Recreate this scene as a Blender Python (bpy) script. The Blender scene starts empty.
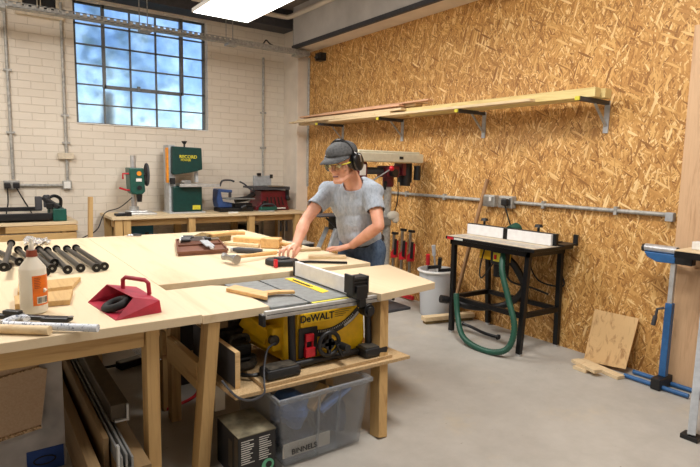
import bpy, bmesh, math, random
from mathutils import Vector, Matrix, Euler
random.seed(7)
C = bpy.context.scene.collection
K = 0.85          # survey unit -> metres
PI = math.pi
V = Vector

# ---------------------------------------------------------------- materials
def lin(c):
    return tuple(((x/12.92) if x <= .04045 else ((x+.055)/1.055)**2.4) for x in c)
def rgb(r, g, b): return (*lin((r/255, g/255, b/255)), 1)
class N:
    def __init__(s, name):
        s.m = bpy.data.materials.new(name); s.m.use_nodes = True
        s.t = s.m.node_tree; s.b = s.t.nodes['Principled BSDF']; s.c = None
    def n(s, ty, **kw):
        n = s.t.nodes.new(ty)
        for k, v in kw.items():
            if k.startswith('i_'): n.inputs[k[2:].replace('_', ' ')].default_value = v
            else: setattr(n, k, v)
        return n
    def l(s, a, b): s.t.links.new(a, b)
    def coord(s):
        if not s.c: s.c = s.n('ShaderNodeTexCoord').outputs['Object']
        return s.c
    def mapping(s, scale=(1, 1, 1), rot=(0, 0, 0), src=None):
        m = s.n('ShaderNodeMapping'); m.inputs['Scale'].default_value = scale; m.inputs['Rotation'].default_value = rot
        s.l(src or s.coord(), m.inputs[0]); return m.outputs[0]
    def noise(s, vec, scale, detail=3, rough=.5, dist=0):
        n = s.n('ShaderNodeTexNoise'); n.inputs['Scale'].default_value = scale; n.inputs['Detail'].default_value = detail
        n.inputs['Roughness'].default_value = rough; n.inputs['Distortion'].default_value = dist
        s.l(vec, n.inputs['Vector']); return n.outputs['Fac']
    def ramp(s, fac, stops, interp='LINEAR'):
        r = s.n('ShaderNodeValToRGB'); r.color_ramp.interpolation = interp
        e = r.color_ramp.elements
        while len(e) < len(stops): e.new(.5)
        for x, (p, c) in zip(e, stops): x.position = p; x.color = c
        s.l(fac, r.inputs[0]); return r.outputs[0]
    def mix(s, fac, a, b, mode='MIX'):
        m = s.n('ShaderNodeMix'); m.data_type = 'RGBA'; m.blend_type = mode
        for k, v in ((0, fac), (6, a), (7, b)):
            if isinstance(v, (int, float, tuple)): m.inputs[k].default_value = v
            else: s.l(v, m.inputs[k])
        return m.outputs[2]
    def math(s, op, a, b=0.):
        m = s.n('ShaderNodeMath', operation=op)
        for k, v in ((0, a), (1, b)):
            if isinstance(v, (int, float)): m.inputs[k].default_value = v
            else: s.l(v, m.inputs[k])
        return m.outputs[0]
    def bump(s, h, strength=.3, dist=.01):
        b = s.n('ShaderNodeBump'); b.inputs['Strength'].default_value = strength; b.inputs['Distance'].default_value = dist
        s.l(h, b.inputs['Height']); s.l(b.outputs[0], s.b.inputs['Normal'])
    def col(s, c):
        if isinstance(c, tuple): s.b.inputs['Base Color'].default_value = c
        else: s.l(c, s.b.inputs['Base Color'])
    def set(s, **kw):
        for k, v in kw.items(): s.b.inputs[k.replace('_', ' ')].default_value = v
        return s.m
def plain(name, c, rough=.5, metal=0, var=.12, scale=25, bump=0, **kw):
    n = N(name); f = n.noise(n.coord(), scale, 4)
    d = tuple(x*(1-var*1.6) for x in c[:3])+(1,); e = tuple(min(1, x*(1+var)) for x in c[:3])+(1,)
    n.col(n.ramp(f, [(.3, d), (.7, e)]))
    if bump: n.bump(f, bump, .004)
    return n.set(Roughness=rough, Metallic=metal, **kw)
def wood(name, light, dark, axis='y', rough=.6, ring=14, knots=0, fine=.5):
    n = N(name)
    sc = {'x': (.7, 9, 9), 'y': (9, .7, 9), 'z': (9, 9, .7)}[axis]
    v = n.mapping(sc); w = n.noise(v, ring/9, 4, .6, 1.2); g = n.noise(n.mapping(tuple(q*6 for q in sc)), 2.2, 3, .6)
    c = n.ramp(w, [(.3, dark), (.48, light), (.62, light), (.72, tuple(.5*(a+b) for a, b in zip(light, dark)))])
    c = n.mix(fine*.35, c, n.ramp(g, [(.35, dark), (.6, light)]))
    if knots:
        k = n.n('ShaderNodeTexVoronoi'); k.inputs['Scale'].default_value = knots
        ks = {'x': (.45, 1, 1), 'y': (1, .45, 1), 'z': (1, 1, .45)}[axis]
        n.l(n.mapping(ks), k.inputs['Vector'])
        c = n.mix(n.ramp(k.outputs['Distance'], [(.06, (1, 1, 1, 1)), (.13, (0, 0, 0, 1))]), c, rgb(120, 70, 35))
    n.col(c); n.bump(g, .12, .002)
    return n.set(Roughness=rough)

M = {}
M['ply'] = wood('birch_plywood', rgb(222, 202, 168), rgb(206, 182, 144), 'y', .55, 5, fine=.35)
M['plyx'] = wood('plywood_cross', rgb(222, 200, 162), rgb(204, 176, 136), 'x', .55, 6, fine=.35)
M['ply_edge'] = wood('plywood_edge', rgb(222, 190, 138), rgb(176, 134, 86), 'x', .6, 20)
for a in 'xyz': M['pine'+a] = wood('pine_'+a, rgb(200, 164, 108), rgb(162, 122, 72), a, .6, 16, 4.5)
for a in 'xyz': M['pale'+a] = wood('pale_timber_'+a, rgb(222, 198, 158), rgb(196, 164, 120), a, .6, 16)
M['pinkwood'] = wood('pinkish_timber', rgb(214, 168, 134), rgb(188, 138, 104), 'y', .6, 16)
M['cls'] = wood('treated_timber', rgb(226, 204, 140), rgb(196, 170, 104), 'y', .6, 16)
M['oak'] = wood('oak_veneer', rgb(216, 178, 138), rgb(188, 146, 108), 'z', .5, 22)
M['fir'] = wood('fir_plywood', rgb(216, 178, 124), rgb(160, 112, 64), 'z', .6, 18, fine=.1)
M['beech'] = wood('beech', rgb(220, 178, 118), rgb(190, 140, 82), 'x', .5, 20)
M['darkwood'] = wood('dark_wood', rgb(120, 76, 54), rgb(84, 50, 36), 'x', .5, 20)
M['handle'] = wood('broom_handle', rgb(168, 128, 88), rgb(130, 94, 60), 'z', .6, 20)
M['brownply'] = wood('brown_board', rgb(138, 112, 76), rgb(112, 88, 58), 'y', .7, 14)
def speckle(name, a, b, c, scale=220):
    n = N(name); v = n.n('ShaderNodeTexVoronoi'); v.inputs['Scale'].default_value = scale; n.l(n.coord(), v.inputs['Vector'])
    x = n.n('ShaderNodeSeparateColor'); n.l(v.outputs['Color'], x.inputs[0])
    n.col(n.ramp(x.outputs[0], [(.1, a), (.5, b), (.9, c)])); return n.set(Roughness=.8)
M['chip'] = speckle('chipboard', rgb(186, 158, 128), rgb(190, 162, 132), rgb(194, 167, 137), 160)
M['chipedge'] = speckle('chipboard_edge', rgb(120, 90, 60), rgb(180, 148, 110), rgb(206, 178, 140), 200)
M['dustboard'] = speckle('dusty_board', rgb(178, 148, 106), rgb(198, 168, 124), rgb(206, 178, 136), 260)
M['black'] = plain('black_plastic', rgb(24, 24, 26), .45)
M['blacksteel'] = plain('black_steel', rgb(20, 20, 22), .35, .2)
M['rodblack'] = plain('satin_black_rod', rgb(16, 17, 20), .28, .3)
M['rubber'] = plain('rubber', rgb(32, 32, 32), .8)
M['dusty'] = plain('dusty_black', rgb(70, 64, 54), .9, 0, .5, 30)
M['steel'] = plain('steel', rgb(168, 168, 166), .35, .9)
M['galv'] = plain('galvanised', rgb(176, 174, 168), .5, .3, .2, 40)
M['chrome'] = plain('chrome', rgb(205, 205, 206), .3, .6)
M['alu'] = plain('aluminium', rgb(206, 207, 206), .38, .55)
M['alugrey'] = plain('anodised_grey', rgb(150, 150, 148), .45, .4)
M['castgrey'] = plain('cast_table', rgb(142, 146, 146), .4, .35, .15)
M['yellow'] = plain('yellow_plastic', rgb(240, 190, 10), .45, 0, .08)
M['yellowin'] = plain('insert_yellow', rgb(250, 208, 30), .45, 0, .05)
M['yelletter'] = plain('yellow_letter', rgb(214, 204, 60), .5)
M['red'] = plain('red_plastic', rgb(200, 24, 40), .4)
M['dkred'] = plain('maroon_paint', rgb(100, 22, 32), .4)
M['panred'] = plain('dustpan_red', rgb(168, 34, 56), .5, 0, .2, 12, .1)
M['green'] = plain('dark_green_paint', rgb(10, 58, 54), .35)
M['midgreen'] = plain('green_paint', rgb(24, 84, 72), .4)
M['hose'] = plain('green_hose', rgb(34, 84, 66), .45)
M['blue'] = plain('blue_paint', rgb(46, 98, 152), .4)
M['navy'] = plain('navy_paint', rgb(50, 78, 130), .4)
M['label_blue'] = plain('blue_label', rgb(40, 72, 140), .5)
M['teal'] = plain('teal_plastic', rgb(20, 90, 112), .5)
M['cream'] = plain('cream_enamel', rgb(214, 208, 184), .4, 0, .05)
M['white'] = plain('white_paint', rgb(232, 230, 224), .5, 0, .05)
M['whitelam'] = plain('white_laminate', rgb(236, 236, 236), .35, 0, .04)
M['creamplast'] = plain('cream_box', rgb(214, 200, 176), .6)
M['orange'] = plain('orange_plastic', rgb(238, 150, 30), .45)
M['orangelab'] = plain('orange_label', rgb(226, 112, 24), .5)
M['brown'] = plain('brown_cap', rgb(130, 58, 34), .5)
M['grey'] = plain('grey_paint', rgb(172, 175, 177), .5)
M['ltgrey'] = plain('light_grey_paint', rgb(186, 188, 190), .5)
M['dkgrey'] = plain('dark_grey_steel', rgb(66, 66, 70), .6)
M['fascia'] = plain('grey_fascia', rgb(206, 202, 198), .6, .1, .1, 3)
M['greypanel'] = plain('grey_board', rgb(190, 184, 178), .7, 0, .25, 6)
M['winsteel'] = plain('window_steel', rgb(112, 114, 114), .5, .2)
M['ceil'] = plain('ceiling_board', rgb(140, 128, 120), .8, 0, .1, 4)
M['pillar'] = plain('pillar_paint', rgb(226, 214, 198), .7, 0, .05, 6)
M['bristle'] = plain('bristle', rgb(122, 100, 60), .9, 0, .3, 80)
M['paper'] = plain('paper_label', rgb(226, 216, 196), .7, 0, .04)
M['ink'] = plain('black_ink', rgb(30, 30, 30), .6)
M['whiteink'] = plain('white_ink', rgb(214, 214, 206), .6)
M['greenink'] = plain('green_ink', rgb(110, 190, 150), .6)
M['boxtop'] = plain('dusty_carton', rgb(140, 132, 108), .9, 0, .35, 14)
M['boxblack'] = plain('printed_carton', rgb(34, 34, 36), .6)
M['steelblade'] = plain('blade_steel', rgb(90, 90, 90), .3, .9)
M['cable'] = plain('black_cable', rgb(22, 22, 22), .6)
M['bluecloth'] = plain('blue_bag', rgb(96, 134, 196), .6, 0, .25, 9)
M['darkbag'] = plain('dark_bag', rgb(58, 66, 84), .7, 0, .25, 9)
M['hair'] = plain('grey_hair', rgb(112, 100, 90), .8, 0, .3, 90)
M['cap'] = plain('grey_cap_cloth', rgb(80, 80, 80), .9, 0, .25, 60, .15)
M['capband'] = plain('cap_band', rgb(78, 74, 72), .9, 0, .25, 60)
M['muff'] = plain('muff_black', rgb(18, 18, 20), .3)
n = N('marbled_tube'); f = n.noise(n.coord(), 60, 4, .6, 2); n.col(n.ramp(f, [(.38, rgb(84, 96, 120)), (.46, rgb(214, 218, 224))])); M['marble'] = n.set(Roughness=.4)
# skin
n = N('skin'); f = n.noise(n.coord(), 14, 4); n.col(n.ramp(f, [(.3, rgb(206, 146, 118)), (.7, rgb(226, 170, 142))]))
n.bump(n.noise(n.coord(), 120, 3), .08, .002); M['skin'] = n.set(Roughness=.5, Subsurface_Weight=.08, Subsurface_Scale=.02)
n = N('shirt_fabric'); f = n.noise(n.mapping((1, 1, .35)), 70, 5, .7); n.col(n.ramp(f, [(.3, rgb(146, 156, 168)), (.7, rgb(180, 189, 200))]))
w = n.noise(n.mapping((1, 1, .6)), 9, 3, .5, 1.5); n.bump(w, .55, .03); M['shirt'] = n.set(Roughness=.9)
n = N('denim'); f = n.noise(n.mapping((1, 1, .5)), 50, 5, .7); n.col(n.ramp(f, [(.3, rgb(48, 66, 92)), (.7, rgb(88, 108, 132))]))
n.bump(n.noise(n.coord(), 10, 3, .5, 1), .5, .02); M['denim'] = n.set(Roughness=.85)
M['jeansfade'] = M['denim']
# translucent / glass
def trans(name, c, rough, weight, ior=1.3, alpha=1):
    n = N(name); n.col(c); return n.set(Roughness=rough, Transmission_Weight=weight, IOR=ior, Alpha=alpha)
M['tub'] = trans('clear_polypropylene', rgb(226, 230, 234), .2, .84, 1.05)
M['bronze'] = plain('bronze_channel', rgb(84, 74, 60), .4, .4)
M['bucket'] = trans('milky_plastic', rgb(232, 234, 236), .5, .45, 1.2)
M['bottle'] = trans('milky_bottle', rgb(238, 232, 216), .45, .25, 1.3)
M['bag'] = trans('clear_film', rgb(235, 235, 235), .15, .75, 1.15)
M['lens'] = trans('clear_lens', rgb(240, 236, 200), .05, .9, 1.2)
n = N('window_glass'); f = n.noise(n.coord(), 3.2, 6, .7)
n.col(n.ramp(f, [(.35, rgb(150, 172, 208)), (.5, rgb(178, 196, 222)), (.68, rgb(222, 230, 240))])); M['glass'] = n.set(Roughness=.38, Transmission_Weight=.95, IOR=1.05)
# led panel
n = N('led_diffuser'); n.col((.9, .9, .9, 1)); n.b.inputs['Emission Color'].default_value = (1, .98, .93, 1); M['led'] = n.set(Emission_Strength=7)
# painted brick
n = N('painted_brick')
sp = n.n('ShaderNodeSeparateXYZ'); n.l(n.coord(), sp.inputs[0]); cb = n.n('ShaderNodeCombineXYZ'); n.l(sp.outputs[0], cb.inputs[0]); n.l(sp.outputs[2], cb.inputs[1])
br = n.n('ShaderNodeTexBrick'); br.offset = .5
wv = n.n('ShaderNodeVectorMath', operation='ADD'); ns = n.n('ShaderNodeTexNoise'); ns.inputs['Scale'].default_value = 9; n.l(cb.outputs[0], ns.inputs['Vector'])
sc = n.n('ShaderNodeVectorMath', operation='SCALE'); sc.inputs['Scale'].default_value = .012; n.l(ns.outputs['Color'], sc.inputs[0])
n.l(cb.outputs[0], wv.inputs[0]); n.l(sc.outputs[0], wv.inputs[1]); n.l(wv.outputs[0], br.inputs['Vector'])
br.inputs['Scale'].default_value = 1; br.inputs['Brick Width'].default_value = .235; br.inputs['Row Height'].default_value = .082
br.inputs['Mortar Size'].default_value = .004; br.inputs['Mortar Smooth'].default_value = .6
br.inputs['Color1'].default_value = rgb(230, 220, 204); br.inputs['Color2'].default_value = rgb(224, 213, 196); br.inputs['Mortar'].default_value = rgb(204, 192, 174)
pit = n.noise(cb.outputs[0], 22, 4, .65)
c = n.mix(n.ramp(pit, [(.66, (0, 0, 0, 1)), (.74, (1, 1, 1, 1))]), br.outputs['Color'], rgb(186, 168, 146))
c = n.mix(.25, c, n.ramp(n.noise(cb.outputs[0], 1.3, 3), [(.35, rgb(216, 203, 186)), (.65, rgb(236, 227, 212))]))
n.col(c)
hh = n.math('ADD', n.math('MULTIPLY', br.outputs['Fac'], -1.), n.math('MULTIPLY', pit, .5)); n.bump(hh, .6, .006); M['brick'] = n.set(Roughness=.6)
# osb
n = N('osb')
sp = n.n('ShaderNodeSeparateXYZ'); n.l(n.coord(), sp.inputs[0]); cb = n.n('ShaderNodeCombineXYZ'); n.l(sp.outputs[1], cb.inputs[0]); n.l(sp.outputs[2], cb.inputs[1])
base = n.noise(n.mapping((40, 9, 1), src=cb.outputs[0]), 1, 3)
c = n.ramp(base, [(.3, rgb(150, 100, 50)), (.7, rgb(206, 158, 92))])
st = [(0, rgb(140, 92, 42)), (.25, rgb(182, 130, 66)), (.6, rgb(202, 150, 82)), (.85, rgb(224, 178, 108)), (1, rgb(246, 212, 152))]
for i, (ang, sx, sy, th) in enumerate([(75, 70, 14, .3), (-50, 74, 13, .3), (28, 80, 12, .35), (-22, 78, 11, .4), (8, 85, 10, .42), (55, 80, 15, .6), (-75, 85, 14, .66), (-8, 90, 13, .5), (38, 95, 16, .7), (-32, 90, 15, .68), (15, 60, 7, .78), (-62, 60, 8, .86)]):
    a = math.radians(ang)
    mp = n.n('ShaderNodeMapping'); mp.vector_type = 'TEXTURE'; mp.inputs['Rotation'].default_value = (0, 0, a)
    mp.inputs['Scale'].default_value = (1/sx, 1/sy, 1); mp.inputs['Location'].default_value = (i*.37, i*.71, 0); n.l(cb.outputs[0], mp.inputs[0])
    vo = n.n('ShaderNodeTexVoronoi', voronoi_dimensions='2D'); vo.inputs['Scale'].default_value = 1; n.l(mp.outputs[0], vo.inputs['Vector'])
    s3 = n.n('ShaderNodeSeparateColor'); n.l(vo.outputs['Color'], s3.inputs[0])
    cover = n.math('MULTIPLY', n.math('GREATER_THAN', s3.outputs[1], th), n.math('LESS_THAN', vo.outputs['Distance'], .52))
    c = n.mix(cover, c, n.ramp(s3.outputs[0], st))
n.col(c); M['osb'] = n.set(Roughness=.6)
# concrete floor
n = N('concrete'); co = n.coord()
c = n.ramp(n.noise(co, .9, 6, .6), [(.3, rgb(168, 163, 154)), (.7, rgb(186, 181, 172))])
c = n.mix(.3, c, n.ramp(n.noise(co, 6, 5, .7), [(.35, rgb(160, 154, 144)), (.65, rgb(192, 187, 178))]))
dust = n.ramp(n.noise(co, 1.7, 6, .75), [(.56, (0, 0, 0, 1)), (.74, (1, 1, 1, 1))])
c = n.mix(n.math('MULTIPLY', dust, .5), c, rgb(200, 184, 152))
c = n.mix(n.ramp(n.noise(n.mapping((1, 3, 1)), 11, 2, .9), [(.72, (0, 0, 0, 1)), (.76, (1, 1, 1, 1))]), c, rgb(138, 126, 110))
n.col(c); n.bump(n.noise(co, 30, 4), .06, .003); M['floor'] = n.set(Roughness=.55)
n = N('foliage'); n.col(n.ramp(n.noise(n.coord(), 3, 3), [(.3, rgb(110, 140, 120)), (.7, rgb(170, 190, 160))])); M['leaf'] = n.set(Roughness=.7)

# ---------------------------------------------------------------- mesh builder
class MB:
    """collects geometry in survey units; offset o is subtracted when built"""
    def __init__(s): s.v = []; s.f = []
    def add(s, vs, fs):
        b = len(s.v); s.v += [V(v) for v in vs]; s.f += [[b+i for i in f] for f in fs]; return s
    def box(s, x0, x1, y0, y1, z0, z1):
        vs = [(x, y, z) for x in (x0, x1) for y in (y0, y1) for z in (z0, z1)]
        return s.add(vs, [(0, 1, 3, 2), (4, 6, 7, 5), (0, 4, 5, 1), (2, 3, 7, 6), (0, 2, 6, 4), (1, 5, 7, 3)])
    def obox(s, c, sz, rot=(0, 0, 0)):
        R = Euler(rot).to_matrix(); c = V(c); h = V(sz)/2
        vs = [c+R@V((x*h.x, y*h.y, z*h.z)) for x in (-1, 1) for y in (-1, 1) for z in (-1, 1)]
        return s.add(vs, [(0, 1, 3, 2), (4, 6, 7, 5), (0, 4, 5, 1), (2, 3, 7, 6), (0, 2, 6, 4), (1, 5, 7, 3)])
    def bar(s, p, q, w, h, up=(0, 0, 1)):
        p, q = V(p), V(q); d = (q-p).normalized(); u = V(up)
        if abs(d.dot(u)) > .95: u = V((1, 0, 0))
        sd = d.cross(u).normalized(); u = sd.cross(d)
        vs = [b+sd*a*w/2+u*c*h/2 for b in (p, q) for a in (-1, 1) for c in (-1, 1)]
        return s.add(vs, [(0, 1, 3, 2), (4, 6, 7, 5), (0, 4, 5, 1), (2, 3, 7, 6), (0, 2, 6, 4), (1, 5, 7, 3)])
    def tube(s, pts, r, n=10, closed=False, cap=True):
        pts = [V(p) for p in pts]; m = len(pts); rs = r if isinstance(r, (list, tuple)) else [r]*m
        rings = []; prev = None
        for i, p in enumerate(pts):
            a = pts[(i-1) % m] if (closed or i > 0) else p; b = pts[(i+1) % m] if (closed or i < m-1) else p
            d = (b-a).normalized()
            if prev is None: u = d.orthogonal().normalized()
            else:
                u = prev-d*prev.dot(d); u = u.normalized() if u.length > 1e-6 else d.orthogonal().normalized()
            prev = u; w = d.cross(u)
            rings.append([p+(u*math.cos(2*PI*k/n)+w*math.sin(2*PI*k/n))*rs[i] for k in range(n)])
        vs = [v for R in rings for v in R]; fs = []
        for i in range(m if closed else m-1):
            j = (i+1) % m
            for k in range(n): fs.append((i*n+k, i*n+(k+1) % n, j*n+(k+1) % n, j*n+k))
        if cap and not closed: fs += [tuple(range(n))[::-1], tuple((m-1)*n+k for k in range(n))]
        return s.add(vs, fs)
    def cyl(s, p, q, r, r2=None, n=20): return s.tube([p, q], [r, r if r2 is None else r2], n)
    def lathe(s, o, prof, axis=(0, 0, 1), n=24):
        o = V(o); a = V(axis).normalized(); u = a.orthogonal().normalized(); w = a.cross(u); vs = []; fs = []
        for r, z in prof:
            for k in range(n): vs.append(o+a*z+(u*math.cos(2*PI*k/n)+w*math.sin(2*PI*k/n))*max(r, 1e-4))
        for i in range(len(prof)-1):
            for k in range(n): fs.append((i*n+k, i*n+(k+1) % n, (i+1)*n+(k+1) % n, (i+1)*n+k))
        fs += [tuple(range(n))[::-1], tuple((len(prof)-1)*n+k for k in range(n))]
        return s.add(vs, fs)
    def prism(s, poly, d):
        """poly: 3d points of a planar polygon, extruded by vector d"""
        poly = [V(p) for p in poly]; d = V(d); m = len(poly)
        return s.add(poly+[p+d for p in poly], [tuple(range(m))[::-1], tuple(range(m, 2*m))]+[(i, (i+1) % m, m+(i+1) % m, m+i) for i in range(m)])
    def ell(s, c, r, rot=None, n=18):
        c = V(c); R = rot or Matrix.Identity(3); vs = []; fs = []; m = n//2
        for i in range(m+1):
            t = PI*i/m
            for k in range(n):
                p = 2*PI*k/n; vs.append(c+R@V((r[0]*math.sin(t)*math.cos(p), r[1]*math.sin(t)*math.sin(p), r[2]*math.cos(t))))
        for i in range(m):
            for k in range(n): fs.append((i*n+k, (i+1)*n+k, (i+1)*n+(k+1) % n, i*n+(k+1) % n))
        return s.add(vs, fs)
    def cap(s, p, q, r1, r2=None, n=16):
        r2 = r1 if r2 is None else r2
        s.tube([p, q], [r1, r2], n); s.ell(p, (r1,)*3, n=n); return s.ell(q, (r2,)*3, n=n)
def build(name, mb, mat, parent=None, bev=0, smooth=False, local=False, k=K):
    me = bpy.data.meshes.new(name)
    off = V((0, 0, 0))
    if parent is not None and not local: off = V(parent['_o'])
    me.from_pydata([(v-off)*k for v in mb.v], [], mb.f); me.update()
    b = bmesh.new(); b.from_mesh(me); bmesh.ops.remove_doubles(b, verts=b.verts, dist=1e-5); bmesh.ops.recalc_face_normals(b, faces=b.faces); b.to_mesh(me); b.free()
    o = bpy.data.objects.new(name, me); C.objects.link(o)
    mats = mat if isinstance(mat, list) else [mat]
    for m in mats: me.materials.append(M[m] if isinstance(m, str) else m)
    if smooth:
        me.polygons.foreach_set('use_smooth', [True]*len(me.polygons))
        md = o.modifiers.new('es', 'EDGE_SPLIT'); md.split_angle = math.radians(40)
    if bev:
        md = o.modifiers.new('bevel', 'BEVEL'); md.width = bev*k; md.segments = 2; md.limit_method = 'ANGLE'; md.angle_limit = math.radians(35)
    if parent is not None:
        o.parent = parent
        if not local: o['_o'] = tuple(off)
    return o
def tag(o, label, cat, group=None):
    o['label'] = label; o['category'] = cat
    if group: o['group'] = group
    return o
def T(name, label, cat, loc=(0, 0, 0), rz=0, group=None):
    o = bpy.data.objects.new(name, None); C.objects.link(o); o.empty_display_size = .05
    o.location = V(loc)*K; o.rotation_euler = (0, 0, rz); o['_o'] = tuple(loc); return tag(o, label, cat, group)
def base_of(mb):
    xs = [v.x for v in mb.v]; ys = [v.y for v in mb.v]; zs = [v.z for v in mb.v]
    return ((min(xs)+max(xs))/2, (min(ys)+max(ys))/2, min(zs))
def single(name, mb, mat, label, cat, group=None, bev=0, smooth=False):
    """one-mesh thing in world coordinates, origin at its base"""
    b = base_of(mb); q = MB(); q.v = [v-V(b) for v in mb.v]; q.f = mb.f
    o = build(name, q, mat, None, bev, smooth); o.location = V(b)*K; o['_o'] = b; return tag(o, label, cat, group)
def struct(name, mb, mat, bev=0, parent=None, smooth=False):
    o = build(name, mb, mat, parent, bev, smooth)
    if parent is None: o['kind'] = 'structure'; o['_o'] = (0, 0, 0)
    return o
def text(name, s, size, mat, parent, loc, rot, ext=.0008):
    """lettering as a mesh, loc in survey units (world), size in units"""
    cu = bpy.data.curves.new('t', 'FONT'); cu.body = s; cu.size = size*K; cu.extrude = ext; cu.offset = size*K*.015; cu.align_x = 'CENTER'; cu.align_y = 'CENTER'
    t = bpy.data.objects.new('t', cu); C.objects.link(t)
    dg = bpy.context.evaluated_depsgraph_get(); me = bpy.data.meshes.new_from_object(t.evaluated_get(dg)); bpy.data.objects.remove(t)
    me.materials.clear(); me.materials.append(M[mat])
    o = bpy.data.objects.new(name, me); C.objects.link(o); o.parent = parent
    o.location = (V(loc)-V(parent['_o']))*K; o.rotation_euler = rot; return o
def bez(pts, n=8):
    """catmull-rom through the points"""
    pts = [V(p) for p in pts]; P = [pts[0]]+pts+[pts[-1]]; out = []
    for i in range(1, len(P)-2):
        a, b, c, d = P[i-1:i+3]
        for k in range(n):
            t = k/n; out.append(.5*((2*b)+(c-a)*t+(2*a-5*b+4*c-d)*t*t+(3*b-a-3*c+d)*t**3))
    return out+[pts[-1]]

# ---------------------------------------------------------------- setting
W = 4.45; YB = 7.9; CZ = 4.0; XL = -2.2; YF = -2.6
struct('floor', MB().box(XL, W+.1, YF, YB+.1, -.1, 0), 'floor')
# back wall with window opening x 1.19-2.97 z 2.11-3.68 and vent opening x .62-1.02 z 3.45-4
wb = MB(); wy = YB+.22
wx0, wx1, wz0, wz1 = 1.19, 2.97, 2.11, 3.69
wb.box(XL, .6, YB, wy, 0, CZ); wb.box(.6, 1.04, YB, wy, 0, 3.44); wb.box(1.04, wx0, YB, wy, 0, CZ)
wb.box(wx0, wx1, YB, wy, 0, wz0); wb.box(wx0, wx1, YB, wy, wz1, CZ); wb.box(wx1, W+.1, YB, wy, 0, CZ)
struct('wall_back', wb, 'brick')
wr = MB()
ys = [YF, -.46, .975, 2.41, 3.845, 5.28, 6.715, 7.45]
for a, b in zip(ys, ys[1:]): wr.box(W, W+.025, a+.0012, b-.0012, 0, 4)
struct('wall_right', wr, 'osb')
struct('trim_1', MB().box(W+.027, W+.1, YF, YB, 0, CZ), 'dkgrey')       # dark studding behind the sheets
struct('trim_2', MB().box(4.25, W+.024, 7.452, YB, 0, CZ), 'pillar', .01)   # painted pier in the corner
struct('wall_left', MB().box(XL-.1, XL, YF, YB, 0, CZ), 'fascia')
struct('wall_front', MB().box(XL, W+.1, YF-.1, YF, 0, CZ), 'fascia')
struct('ceiling', MB().box(XL-.1, W+.1, YF-.1, YB+.2, CZ, CZ+.1), 'ceil')
# boxed beam along the sheeted wall
bm_ = MB().box(4.155, W-.001, YF, 7.4, 3.39, 3.40)
struct('trim_3', bm_, 'pillar')
struct('trim_4', MB().box(4.12, 4.16, YF, 7.42, 3.385, 3.44), 'dkgrey')
fb = MB()
for a, b in ((YF, 1.4), (1.402, 3.6), (3.602, 5.75), (5.752, 7.4)): fb.box(4.13, W-.001, a, b, 3.442, CZ-.001)
struct('trim_5', fb, 'fascia')
struct('trim_6', MB().box(1.04, 4.24, 7.55, 7.895, 3.72, CZ-.001), 'dkgrey')   # dark steel lintel over the window
# steel window
wf = MB(); gy = YB+.12
for i in range(6):
    x = wx0+.02+(wx1-wx0-.04)*i/5; t = .02 if i in (0, 5) else .011
    wf.box(x-t, x+t, gy-.012, gy+.025, wz0, wz1)
for i in range(7):
    z = wz0+.012+.2585*i; t = .016 if i == 0 else .009
    if i < 7: wf.box(wx0, wx1, gy-.012, gy+.025, z-t, z+t)
wf.box(wx0, wx1, gy-.012, gy+.025, wz1-.02, wz1)
win = struct('window_1', wf, 'winsteel')
sash = MB(); xa, xb = wx0+.37, wx0+.375+1.05
for x in (xa, xb): sash.box(x-.022, x+.022, gy-.035, gy-.011, wz0+.5, wz1)
for z in (wz0+.515, wz1-.02): sash.box(xa, xb, gy-.035, gy-.011, z-.024, z+.024)
sash.box(1.98, 2.02, gy-.06, gy-.03, wz0+.5, wz0+.56)
struct('sash_frame', sash, 'winsteel', parent=win)
struct('window_pane', MB().box(wx0+.01, wx1-.01, gy+.004, gy+.012, wz0+.005, wz1-.01), 'glass', parent=win)
struct('window_sill', MB().box(wx0-.0, wx1+.0, YB-.02, gy-.013, wz0-.001, wz0+.012), 'white', parent=win)
# small high vent window
vf = MB()
for x in (.6, .79, .80, 1.0): vf.box(x, x+.035, YB-.03, YB+.02, 3.42, CZ-.002)
vf.box(.56, 1.08, YB-.06, YB+.02, 3.38, 3.435)
w2 = struct('window_2', vf, 'creamplast'); struct('dark_pane', MB().box(.61, 1.03, YB+.03, YB+.05, 3.44, CZ-.002), 'black', parent=w2)

# outside trees and ground seen through the glass
tr = T('garden_tree', 'tall leafy tree outside, seen blurred through the steel window', 'tree', (2.6, 13.5, -.5))
tk = MB().cyl((2.6, 13.5, -.5), (2.7, 13.5, 3.2), .2, .12); build('trunk', tk, 'brownply', tr, smooth=True)
lf = MB()
for i in range(650):
    p = V((random.gauss(0, .95), random.gauss(0, .6), random.gauss(0, .85)))
    c = V((2.9, 13.5, 4.2))+p; u = V((random.uniform(-1, 1), random.uniform(-1, 1), random.uniform(-1, 1))).normalized()*.09; w = u.orthogonal().normalized()*.06
    lf.add([c-u, c-w, c+u, c+w], [(0, 1, 2, 3)])
build('leaves', lf, 'leaf', tr)
struct('trim_7', MB().box(-8, 14, YB+.4, 30, -.6, -.5), 'leaf')

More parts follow.
